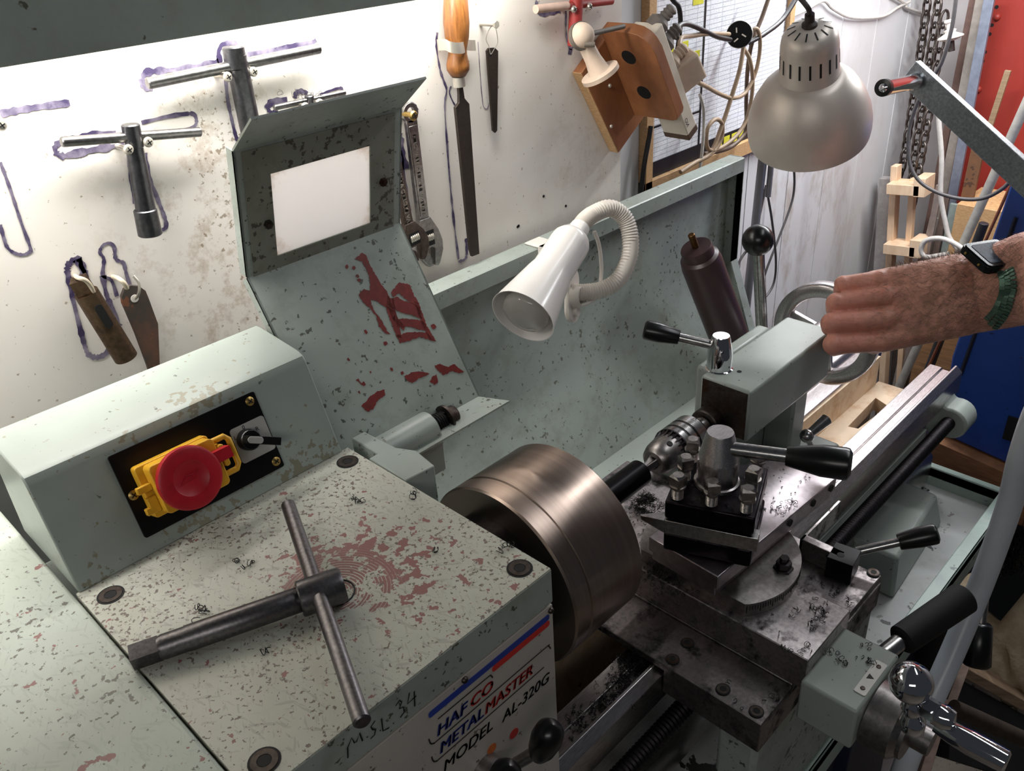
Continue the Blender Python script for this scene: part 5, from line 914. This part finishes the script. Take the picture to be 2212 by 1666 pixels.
for i, (u0, v0, u1, v1, w_, c_, lb) in enumerate(((2030, 400, 1985, 640, .016, (150, 136, 130), 'pinkish grey'), (2018, 470, 1975, 660, .020, (176, 172, 170), 'pale silver'), (2046, 420, 2004, 640, .016, (124, 106, 98), 'dull brown'), (2062, 440, 2022, 640, .020, (168, 182, 178), 'pale greenish'), (2078, 480, 2040, 640, .02, (138, 120, 84), 'olive brown'), (1918, 700, 1905, 830, .02, (150, 140, 132), 'dusty grey'), (1942, 700, 1930, 850, .022, (128, 116, 108), 'dark dusty'), (1966, 700, 1955, 850, .022, (160, 152, 144), 'light dusty'), (1990, 700, 1980, 850, .020, (118, 108, 104), 'dark grey'))):
    bar('stock_length', lb + ' length of stock standing upright at the far end behind the hand', 'stock', (u0, v0), (u1, v1), w_, 0.012, flat('stock_%d' % i, c_, 0.5, 0.2), 2.40 + 0.012 * i, group=G_)
gp = bar('grey_post', 'pale grey post standing beside the notched wooden rack', 'post', (1918, 384), (1903, 600), 0.036, 0.03, flat('grey_post', (172, 166, 164), 0.55), 2.42)
rk = thing('wooden_rack', 'pale notched wooden rack standing between grey post and chain', 'rack', pt(1940, 600, 'x', 2.40)); R0 = pt(1944, 372, 'x', 2.40); R1 = pt(1930, 600, 'x', 2.40); RM = frame(R0, R1 - R0, (0, 1, 0)); rl = (R1 - R0).length
mb = MB(); mb.box(0.0, 0.018, -0.02, 0.012, -0.02, rl + 0.75, RM); mb.build('rail', M_pine, rk, 0.001); mb = MB(); mb.box(-0.045, -0.030, -0.01, 0.012, 0.015, rl + 0.75, RM); mb.build('back_rail', M_pine, rk, 0.001)
for t_ in (0.02, 0.19): 
    mb = MB(); mb.box(-0.075, 0.012, -0.055, 0.012, t_, t_ + 0.028, RM); mb.box(-0.09, -0.06, -0.055, 0.012, t_ - 0.02, t_ + 0.03, RM); mb.build('notched_arm', M_pine, rk, 0.001)
M_chain = steel('chain_steel', (128, 120, 114), 0.45)
def chain(label, P, n, X, R_=0.0125):
    pts = spline([pt(*p, 'x', X) for p in P], 40); L_ = [0]
    for i in range(1, len(pts)): L_.append(L_[-1] + (pts[i] - pts[i - 1]).length)
    pitch = 0.030; mb = MB(); k = 0; s = 0
    while s < L_[-1]:
        i = next(j for j in range(len(L_)) if L_[j] >= s); i = max(1, i); t = (pts[i] - pts[i - 1]).normalized(); c = pts[i]; sd = t.cross(V((1, 0, 0))).normalized(); sd2 = t.cross(sd); w_ = (sd if k % 2 else sd2); w_ = (w_ + (sd2 if k % 2 else -sd) * 0.5).normalized()
        mb.tube([c + t * (0.021 * math.cos(a)) * (1 if abs(math.cos(a)) < .2 else 1) + w_ * (0.0115 * math.sin(a)) for a in [2 * math.pi * j / 14 for j in range(14)]], 0.0036, 6, True); k += 1; s += pitch
    o = mb.build('hanging_chain', M_chain, None, off=pts[0], smooth=60); tag(o, label, 'chain', 'chains hanging at the far end')
chain('steel chain hanging nearest the white wall, left strand', [(2006, -15), (1990, 100), (1972, 220), (1952, 345), (1942, 380)], 20, 2.50)
chain('steel chain strand hanging in the middle of the three', [(2030, -15), (2012, 100), (1992, 230), (1976, 330), (1968, 400)], 20, 2.47)
chain('steel chain strand with loose end, right of the other two', [(2040, 40), (2022, 150), (2004, 260), (1986, 360), (1976, 420), (1966, 460)], 20, 2.44)
def xflex(label, P, r, m, X, cat='cable'):
    pts = [pt(u, v, 'x', X) for u, v in P]; o = MB().tube(spline(pts, 6), r, 8).build('flex_cable', m, None, off=pts[0], smooth=60); tag(o, label, cat)
xflex('white flex hanging down in front of the far stock', [(2026, 170), (2028, 260), (2034, 340), (2032, 420), (2042, 480), (2052, 515), (2075, 545)], 0.0062, M_whitef, 2.20)
xflex('grey flex looping below the crank arm from far left to right', [(2066, -10), (2056, 60), (2036, 130), (2012, 172), (1985, 215), (1966, 270), (1962, 320), (1968, 362), (1990, 395), (2030, 418), (2080, 430), (2125, 428), (2165, 408), (2192, 380)], 0.0044, M_greyf, 2.05)
xflex('pale flex coiled behind the wrist', [(2090, 545), (2060, 525), (2030, 515), (2000, 520), (1990, 540), (2000, 555), (2030, 552), (2050, 548)], 0.0065, M_whitef, 2.18)
sp_ = thing('insulator_spool', 'small white spool insulator fixed by the chains', 'insulator', pt(2052, 75, 'x', 2.40)); q = pt(2051, 42, 'x', 2.40); q1_ = pt(2054, 88, 'x', 2.40); mb = MB(); sl = (q1_ - q).length
mb.lathe([(0, 0), (0.013, 0), (0.013, 0.006), (0.008, 0.009), (0.008, sl * .45), (0.015, sl * .5), (0.012, sl * .62), (0.030, sl * .80), (0.030, sl * .86), (0.012, sl), (0, sl)], frame(q, q1_ - q), 24); mb.build('spool', M_white, sp_); MB().cyl(q1_, q1_ + (q1_ - q) * .5, 0.008).build('spool_bolt', M_brown, sp_)
for lb, P in (('white cord sagging along the top of the rear wall', [(1700, 40), (1740, 22), (1778, 2), (1800, 20), (1840, 38), (1905, 36), (1940, 16), (1965, 4)]), ('white cord drooping from the rear wall to the chains', [(1925, -10), (1955, 8), (1958, 16), (1985, 26), (2010, 34)])):
    pts = [pt(u, v, 'y', 0.962) for u, v in P]; o = MB().tube(spline(pts, 6), 0.0035, 8).build('white_cord', M_whitef, None, off=pts[0]); tag(o, lb, 'cord')
# shelf of timber behind the machine
mb = MB(); q = pt(2100, 440, 'x', 2.35); mb.box(2.33, 2.50, 0.30, q.y + 0.03, q.z - 0.14, q.z); o = mb.build('timber_block', M_plyedge, None, 0.002, off=q); tag(o, 'tan timber block under the red upright behind the flexes', 'timber')
mb = MB(); q = pt(2100, 480, 'x', 2.35); mb.box(2.30, 2.50, 0.25, q.y + 0.06, 0.0, q.z - 0.16); o = mb.build('timber_crate', wood('crate_timber', (126, 92, 62), (166, 124, 86), 14), None, 0.002, off=(2.4, 0.4, 0)); tag(o, 'brown timber crate standing below the red upright', 'crate')
# ---------------------------------------------------------------- floor clutter at the lower right
M_tubeb = flat('pale_blue_tube_paint', (208, 214, 222), 0.3, 0, 0.05, 20)
P = [pt(u, v, 'y', 0.19) for u, v in ((2262, 850), (2236, 900), (2206, 990), (2184, 1080), (2150, 1180), (2108, 1290), (2064, 1395), (2020, 1495), (1985, 1580), (1950, 1670))]; P.append(V((P[-1].x - 0.06, 0.185, P[-1].z - 0.2))); P.append(V((P[-1].x - 0.02, 0.18, 0.02)))
o = MB().tube(spline(P, 6), 0.0158, 20).build('bent_tube_frame', M_tubeb, None, off=P[-1], smooth=60); tag(o, 'pale bent tube frame rising past the corner of the chip tray', 'tube frame')
M_cloth = NT('beige_cloth'); p_ = M_cloth.pos(); M_cloth.bump(M_cloth.noise(p_, 40, 4), 0.5, 0.01); M_cloth = M_cloth.set(M_cloth.mix(M_cloth.step(M_cloth.noise(p_, 9, 4), .35, .7), s2l((150, 128, 100)), s2l((206, 192, 166))), 0.8)
cc = dep(2200, 1345, 1.76); mb = MB(); NU, NV = 40, 22; vs = []; fs = []
rn = random.Random(3); ph = [rn.uniform(0, 6) for _ in range(8)]
for i in range(NV + 1):
    th = math.pi * i / NV
    for j in range(NU):
        a = 2 * math.pi * j / NU; r = 1 + .13 * math.sin(3 * a + ph[0] + 2 * th) + .09 * math.sin(7 * a + ph[1] - 5 * th) + .06 * math.sin(11 * a + 4 * th + ph[2])
        vs.append(cc + RX * (0.126 * r * math.sin(th) * math.cos(a)) + V((.09 * r * math.sin(th) * math.sin(a), .05 * math.sin(th) * math.sin(a), 0)) + DN * (0.130 * r * -math.cos(th)))
for i in range(NV):
    for j in range(NU): fs.append((i * NU + j, i * NU + (j + 1) % NU, (i + 1) * NU + (j + 1) % NU, (i + 1) * NU + j))
mb.add(vs, fs); o = mb.build('cloth_bag', M_cloth, None, off=cc, smooth=180); tag(o, 'crumpled beige cloth bag lying on the clutter beyond the pale tube', 'bag')
br_ = thing('broom_head', 'black bristled broom head lying above the beige cloth bag', 'broom', dep(2200, 1200, 1.446)); c0 = dep(2215, 1205, 1.70); mb = MB(); mb.box(-0.03, 0.03, -0.13, 0.13, -0.02, 0.02, frame(c0, FW, DN + RX * 1.2)); mb.build('head_block', M_black, br_)
mb = MB(); rn = random.Random(5)
for k in range(900):
    s = dep(2160 + rn.uniform(0, 75), 1155 + rn.uniform(0, 95), 1.67 + rn.uniform(0, .04)); d = (RX * rn.uniform(-1, .3) - DN * rn.uniform(.2, 1.2) - FW * rn.uniform(0, .8)).normalized() * rn.uniform(.017, .042); e = s + d; w_ = RX * .0012
    mb.add([s - w_, s + w_, e], [(0, 1, 2)])
stuff(mb.build('bristles', M_black, br_, smooth=0))
def slabp(name, label, cat, P4, t, th, m):
    A = [dep(u, v, tt) for u, v, tt in P4]; n = (A[1] - A[0]).cross(A[3] - A[0]).normalized(); n = n if n.dot(FW) > 0 else -n; mb = MB(); mb.hexa(A, [p + n * th for p in A]); o = mb.build(name, m, None, 0.001, off=A[0]); tag(o, label, cat)
M_pl1 = wood('grubby_plank', (126, 104, 84), (168, 142, 118), 16); M_pl2 = wood('pinkish_batten', (150, 124, 112), (190, 164, 150), 16); M_cru = flat('dark_crate', (34, 30, 30), 0.7, 0, 0.3, 20)
slabp('plank', 'tan plank with a screw under the beige cloth bag', 'plank', ((2078, 1438, 1.663), (2240, 1530, 1.663), (2240, 1450, 1.764), (2095, 1395, 1.764)), 0, 0.02, M_pl1)
slabp('batten', 'pinkish upright batten between the pale tube and the clutter', 'batten', ((2040, 1530, 1.554), (2062, 1530, 1.554), (2122, 1368, 1.638), (2104, 1362, 1.638)), 0, 0.02, M_pl2)
slabp('batten', 'short pale batten near the chrome crank handle', 'batten', ((1985, 1680, 1.470), (2008, 1680, 1.470), (2056, 1515, 1.529), (2038, 1508, 1.529)), 0, 0.02, M_pl2)
slabp('crate', 'dark open crate standing under the tan plank', 'crate', ((2060, 1460, 1.680), (2240, 1560, 1.680), (2240, 1700, 1.638), (2050, 1640, 1.638)), 0, 0.06, M_cru)
slabp('metal_tray', 'pale grubby sheet on the floor beneath the chrome crank', 'sheet', ((1900, 1680, 1.445), (1960, 1680, 1.445), (2010, 1540, 1.495), (1930, 1530, 1.495)), 0, 0.004, flat('grubby_sheet', (176, 164, 164), 0.7, 0, 0.2, 12))
bk = dep(2046, 1310, 1.53); mb = MB(); mb.lathe([(0.040, 0), (0.046, 0.22), (0.046, 0.232), (0.042, 0.232), (0.038, 0.0)], frame(bk - V((0, 0, .24)), (0, 0, 1)), 32); mb.lathe([(0, 0.01), (0.039, 0.01)], frame(bk - V((0, 0, .24)), (0, 0, 1)), 32); o = mb.build('dark_bucket', flat('dark_bucket', (30, 26, 27), 0.6, 0, 0.1), None, off=bk); tag(o, 'dark bucket with pale rim behind the feed handle grip', 'bucket')
gq = dep(2118, 1345, 1.270); ge = dep(2108, 1440, 1.270); mb = MB(); mb.cyl(gq - (ge - gq) * 1.0, gq, 0.008); mb.mi = 1; mb.cyl(gq, ge, 0.017, 0.020, seg=24, ch=0.004); o = mb.build('rubber_grip', [M_mid, M_black], None, off=gq, smooth=50); tag(o, 'black rubber grip hanging down left of the beige bag', 'grip')
pi = dep(2060, 1530, 1.305); pj = dep(2260, 1620, 1.341); o = MB().cyl(pi, pj, 0.013, seg=18).build('rusty_pipe', M_rust, None, off=pi); tag(o, 'rusty brown pipe lying above the chrome crank handle', 'pipe')
# ---------------------------------------------------------------- the operator's left forearm and hand on the handwheel
def skinmat():
    t = NT('weathered_skin'); p = t.pos(False); f = t.noise(p, 22, 4, .6); g = t.noise(p, 120, 4, .65)
    c = t.mix(t.step(f, .35, .7), s2l((208, 144, 124)), s2l((230, 172, 152)))
    k = t.near(p, dep(1850, 690, 1.10), 0.085); c = t.mix(t.math('MULTIPLY', k, .6), c, s2l((216, 132, 118)))
    k2 = t.near(p, dep(2010, 665, 1.065), 0.115); c = t.mix(t.math('MULTIPLY', t.step(k2, 0, .7), t.step(t.noise(p, 60, 5, .7), .3, .62)), c, s2l((170, 122, 100)))
    c = t.mix(t.math('MULTIPLY', t.step(g, .55, .8), .35), c, s2l((140, 84, 70)))
    w_ = t.noise(p, 55, 3, .6, (1, 1, 3)); t.bump(t.math('ADD', g, t.math('MULTIPLY', w_, 1.5)), .35, .0025); t.b.inputs['Subsurface Weight'].default_value = 0.12; t.b.inputs['Subsurface Radius'].default_value = (.006, .002, .0015); t.b.inputs['Subsurface Scale'].default_value = 1.0
    return t.set(c, .5)
def cap(mb, a, b, r0, r1, seg=18, n=6):
    a = V(a); b = V(b); d = b - a; Lh = d.length
    pr = [(r0 * math.sin(math.pi / 2 * i / n), -r0 * math.cos(math.pi / 2 * i / n)) for i in range(n + 1)] + [(r1 * math.cos(math.pi / 2 * i / n), Lh + r1 * math.sin(math.pi / 2 * i / n)) for i in range(n + 1)]
    mb.lathe(pr, frame(a, d), seg)
hm = MB()
def J(u, v, t, r): return (dep(u, v, t), r)
# fingers: knuckle, first joint, second joint, tip
FN = [[J(1902, 606, 1.104, .0160), J(1821, 615, 1.118, .0112), J(1817, 630, 1.150, .0100), J(1846, 640, 1.168, .0090)],
      [J(1912, 642, 1.092, .0172), J(1806, 655, 1.108, .0127), J(1802, 668, 1.146, .0108), J(1840, 672, 1.168, .0096)],
      [J(1912, 690, 1.089, .0175), J(1796, 699, 1.100, .0134), J(1793, 708, 1.144, .0113), J(1832, 708, 1.168, .0098)],
      [J(1902, 738, 1.092, .0160), J(1801, 744, 1.101, .0134), J(1801, 752, 1.138, .0110), J(1836, 748, 1.160, .0094)]]
for F in FN:
    m = F[0][0].lerp(F[1][0], .5); 
    for (a, r0), (b, r1) in zip(F, F[1:]): cap(hm, a, b, r0 * (.82 if r0 > .0145 else 1), r1)
    hm.sphere(F[1][0] - FW * .0012, F[1][1] * 1.07, 18); hm.sphere(F[0][0] - FW * .001, F[0][1] * .86, 18)
    b3, r3 = F[3]; nd = (F[3][0] - F[2][0]).normalized()
# metacarpals to the wrist
WR = [dep(2072, 588, 1.075), dep(2082, 620, 1.065), dep(2088, 655, 1.062), dep(2088, 684, 1.068)]
for F, wq_ in zip(FN, WR):
    cap(hm, F[0][0] + FW * .003, wq_ + FW * .006, .0145, .024); cap(hm, F[0][0] + FW * .020, wq_ + FW * .020, .0155, .024)
for i in range(3): 
    a = FN[i][0][0].lerp(FN[i + 1][0][0], .5); b = WR[i].lerp(WR[i + 1], .5); cap(hm, a.lerp(b, .12) + FW * .007, b + FW * .01, .0150, .024); cap(hm, a + FW * .02, b + FW * .02, .0145, .022)
for i in range(3):
    for w_ in (.25, .5, .75):
        a = FN[i][0][0].lerp(FN[i + 1][0][0], w_); b = WR[i].lerp(WR[i + 1], w_); cap(hm, a.lerp(b, .22) + FW * .005, b + FW * .004, .0165, .025); cap(hm, a.lerp(b, .02) + FW * .006, a.lerp(b, .4) + FW * .004, .0125, .0180)
# thumb wraps the far side of the rim
TH = [J(2040, 600, 1.105, .021), J(1960, 606, 1.150, .0185), J(1905, 618, 1.182, .0135), J(1872, 634, 1.200, .0115)]
for (a, r0), (b, r1) in zip(TH, TH[1:]): cap(hm, a, b, r0, r1)
# forearm
A0 = [dep(2095, 598, 1.070), dep(2105, 645, 1.066), dep(2100, 676, 1.072)]; A1 = [dep(2225, 560, 1.02), dep(2232, 600, 1.012), dep(2225, 640, 1.02)]; A2 = [dep(2620, 470, .86), dep(2630, 540, .85), dep(2620, 590, .86)]
for a, b, c, r in zip(A0, A1, A2, (.0265, .030, .0265)):
    cap(hm, a + FW * .012, b + FW * .012, r, .0335); cap(hm, b + FW * .012, c + FW * .01, .0335, .042)
EL = dep(2625, 530, .862); SH = EL + V((0.10, -0.16, 0.24)); cap(hm, EL, SH, .046, .056)
me0 = hm.build('person', skinmat(), None, off=dep(2000, 640, 1.1), smooth=180)
rm = me0.modifiers.new('remesh', 'REMESH'); rm.mode = 'VOXEL'; rm.voxel_size = 0.0016; rm.use_smooth_shade = True
sm_ = me0.modifiers.new('smooth', 'SMOOTH'); sm_.factor = .5; sm_.iterations = 5
tag(me0, 'left forearm and hand of a person gripping the tailstock handwheel, hairy skin', 'person')
slv = MB(); slv.lathe([(.052, 0), (.060, .0), (.064, .10), (.075, .26), (.070, .27), (0, .27)], frame(EL.lerp(SH, .35), SH - EL), 32); slv.build('sleeve', flat('navy_work_shirt', (40, 52, 84), .8, 0, .15, 30), me0)
from mathutils.bvhtree import BVHTree
bpy.context.view_layer.update(); dg = bpy.context.evaluated_depsgraph_get(); ev = me0.evaluated_get(dg); tm = ev.to_mesh(); o0 = V(me0['_o'])
bvh = BVHTree.FromPolygons([v.co + o0 for v in tm.vertices], [tuple(p.vertices) for p in tm.polygons]); ev.to_mesh_clear()
def hit(u, v):
    d = (RX * ((u - 1106) / FPX) + DN * ((v - 833) / FPX) + FW).normalized(); h = bvh.ray_cast(CAM, d); return (h[0], h[1]) if h[0] is not None else (None, None)
# wrist and finger-back hair
rn = random.Random(11); mb = MB(); cnt = 0
while cnt < 1500:
    u = rn.uniform(1880, 2212); v = rn.uniform(500, 760)
    if rn.random() > ((u - 1860) / 260): continue
    p, n = hit(u, v)
    if p is None: v += 0; cnt += .2; continue
    t_ = (RX * rn.uniform(-.9, -.1) + DN * rn.uniform(-.5, .6)); t_ = (t_ - n * t_.dot(n)).normalized(); l_ = rn.uniform(.006, .014); m_ = p + t_ * l_ * .5 + n * .0022; e = p + t_ * l_ + n * rn.uniform(.001, .005)
    mb.tube([p, m_, e], [.00017, .00015, .00005], 3); cnt += 1
for k in range(260):
    u = rn.uniform(1920, 2100); best = None
    for vv in range(520, 700, 3):
        p, n = hit(u, vv)
        if p is not None: best = (p, n); break
    if best: p, n = best; l_ = rn.uniform(.004, .010); t_ = (-DN * 1.0 - RX * rn.uniform(-.3, .8)).normalized(); mb.tube([p, p + t_ * l_ * .5, p + t_ * l_ - RX * .002], [.00016, .00014, .00005], 3)
me0_ = mb.build('arm_hair', flat('grey_brown_hair', (150, 122, 104), .6), me0, smooth=0); stuff(me0_)
# wrist watch
ww = thing('wrist_watch', 'black digital wrist watch with greenish metal link band on the wrist', 'watch', dep(2148, 560, 1.02))
q, nq = hit(2150, 560); tz = 1.03 if q is None else (q - CAM).dot(FW)
C4 = [dep(2086, 534, tz + .006), dep(2146, 508, tz + .034), dep(2206, 558, tz + .004), dep(2148, 588, tz - .024)]
cn = (C4[1] - C4[0]).cross(C4[3] - C4[0]).normalized(); cn = cn if cn.dot(-FW) > 0 else -cn
cx = sum(C4, V((0, 0, 0))) / 4; ex = (C4[2] - C4[1] + C4[3] - C4[0]).normalized(); WM = frame(cx, cn, ex); wl = ((C4[3] - C4[0]).length + (C4[2] - C4[1]).length) / 4; wy_ = ((C4[1] - C4[0]).length + (C4[2] - C4[3]).length) / 4
M_wd = flat('watch_black', (22, 24, 28), .25, .3, .1); M_wg = NT('watch_glass'); M_wg = M_wg.set(M_wg.mix(M_wg.step(M_wg.noise(M_wg.pos(), 160, 4), .45, .6), s2l((24, 32, 44)), s2l((52, 66, 84))), .5, None, .2)
mb = MB(); mb.prism(rrect(-wl, wl, -wy_, wy_, wl * .3), -.010, -.001, WM); mb.prism(rrect(-wl * .94, wl * .94, -wy_ * .94, wy_ * .94, wl * .28), -.001, .0008, WM); mb.mi = 1; mb.prism(rrect(-wl * .74, wl * .74, -wy_ * .74, wy_ * .74, wl * .16), .0008, .0013, WM); mb.mi = 2
for s in (-.5, .45):
    for sg in (-1, 1): mb.cyl(WM @ V((wl * s, sg * wy_, -.005)), WM @ V((wl * s, sg * (wy_ + .002), -.005)), .0017, seg=10)
mb.build('case', [M_wd, M_wg, M_brass], ww, .0008)
M_link = flat('greenish_steel_link', (96, 128, 112), .3, .7, .1)
cl = spline([V((2174, 584, 0)), V((2180, 606, 0)), V((2178, 634, 0)), V((2170, 660, 0)), V((2156, 682, 0)), V((2140, 698, 0))], 4); 
for i in range(len(cl) - 1):
    a, b = cl[i], cl[i + 1]; td = (b - a).normalized(); nd_ = V((-td.y, td.x, 0))
    for c in (-1, 0, 1):
        m = a.lerp(b, .5 + (.5 if c == 0 else 0)); m = m - nd_ * (c * 12.5); p, n = hit(m.x, m.y)
        if p is None: continue
        p2, n2 = hit(m.x + td.x * 6, m.y + td.y * 6); tdir = (p2 - p) if p2 is not None else RX * td.x + DN * td.y
        mb = MB(); M = frame(p + n * .0022, n, tdir); hl = (b - a).length / 2 / 1790 * .98; mb.prism(rrect(-hl, hl, -.0033, .0033, .001), -.0015, .0014, M); mb.build('link', M_link, ww, .0003)
# ---------------------------------------------------------------- loose swarf
def curls(mb, n, sampler, r=(.0012, .0030), rn=None, h=.0015, wd=.00028, turns=(.6, 1.6)):
    for _ in range(n):
        p, up = sampler(rn); R = rn.uniform(*r); k = rn.uniform(*turns); ax = V((rn.uniform(-1, 1), rn.uniform(-1, 1), rn.uniform(-.6, .6))).normalized(); M = frame(p + V((0, 0, up + R * .5)), ax); ptc = rn.uniform(.3, 1.6) * R; m = max(5, int(8 * k)); st = rn.uniform(0, 6)
        P = []
        for i in range(m + 1):
            a = st + 2 * math.pi * k * i / m; q = M @ V((R * math.cos(a), R * math.sin(a), ptc * k * (i / m - .5))); q.z = max(q.z, p.z + .0003); P.append(q)
        mb.tube(P, wd, 3)
M_sw = flat('black_swarf', (20, 18, 20), .5, .4, .1)
def rect(x0, x1, y0, y1, z): return lambda rn: (V((rn.uniform(x0, x1), rn.uniform(y0, y1), z)), 0)
def heap(cx, cy, z, s, hh): 
    def f(rn):
        x = rn.gauss(0, s); y = rn.gauss(0, s); return V((cx + x, cy + y, z)), abs(rn.gauss(0, hh)) * math.exp(-(x * x + y * y) / (2 * s * s))
    return f
def sw(label, jobs, seed):
    mb = MB(); rn = random.Random(seed)
    for n, smp, kw in jobs: curls(mb, n, smp, rn=rn, **kw)
    o = mb.build('swarf', M_sw, None, off=mb.v[0], smooth=0); tag(o, label, 'swarf'); stuff(o)
q = pt(1395, 1095, 'z', 1.02)
sw('black curly swarf heaped on the cross slide behind the cutting tool', [(240, heap(q.x, q.y, 1.0205, .009, .012), {}), (200, rect(.622, .70, .40, .60, 1.0205), {'r': (.001, .002)}), (160, heap(.632, .42, 1.0205, .02, .005), {}), (90, heap(.632, .585, 1.0205, .016, .006), {})], 1)
def onp(u, v, z, s, n): c = pt(u, v, 'z', z); return (n, heap(c.x, c.y, z, s, .001), {'r': (.0013, .0032), 'wd': .00036})
sw('thin black swarf curls strewn over the front of the cross slide', [onp(1760, 1320, 1.0205, .007, 9), onp(1775, 1330, 1.0205, .006, 6), onp(1757, 1355, 1.0205, .005, 6), onp(1745, 1405, 1.0205, .004, 4), onp(1720, 1330, 1.0205, .007, 5), onp(1690, 1380, 1.0205, .01, 5)], 2)
sw('small swarf curls on the green feed screw block', [onp(1790, 1410, 1.0008, .004, 7), onp(1820, 1425, 1.0008, .005, 6), onp(1870, 1395, 1.0008, .004, 4), onp(1880, 1430, 1.0008, .004, 7)], 3)
sw('fine swarf crumbs sprinkled on the top slide', [(34, rect(.76, .84, .35, .42, 1.0685), {'r': (.0007, .0014)}), onp(1680, 1100, 1.0685, .006, 10), onp(1700, 1090, 1.0685, .005, 5)], 4)
sw('swarf crumbs on the top of the tool post', [(70, lambda rn: (TPM @ V((rn.uniform(-.043, .043), rn.uniform(-.043, .043), 1.1353)), 0), {'r': (.0007, .0015)})], 5)
sw('tangled black swarf heaped on the front bed way', [(170, heap(.545, .402, .9535, .010, .009), {}), (130, heap(.515, .395, .952, .011, .006), {}), (60, heap(.49, .393, .951, .008, .005), {}), (40, heap(.455, .40, .953, .008, .004), {}), (130, rect(.43, .55, .391, .403, .9505), {'r': (.0007, .0016)})], 6)
sw('small swarf curls scattered on the headstock lid', [onp(768, 1080, 1.2434, .003, 4), onp(780, 1085, 1.2434, .002, 3), onp(897, 1072, 1.2434, .003, 4), onp(1096, 1183, 1.2434, .003, 6), onp(430, 1335, 1.2434, .005, 6), onp(520, 1220, 1.2434, .005, 5), onp(580, 1410, 1.2434, .002, 2), onp(942, 1195, 1.2434, .001, 2)], 7)
sw('swarf curls lying on the right wing of the saddle', [onp(1800, 1275, .9756, .006, 9), onp(1830, 1300, .9756, .006, 6), onp(1600, 1500, .9756, .02, 10)], 8)
sw('black swarf packed on the apron tray below the saddle', [(200, heap(.50, .30, .7085, .03, .012), {'r': (.002, .004), 'wd': .0006}), (120, heap(.43, .32, .7085, .025, .01), {'r': (.002, .004), 'wd': .0006})], 9)
sw('hairlike swarf caught on the smallest T-handled wrench', [(14, lambda rn: (pt(rn.uniform(600, 720), rn.uniform(205, 225), 'y', .850), 0), {'r': (.003, .006), 'wd': .0002})], 10)
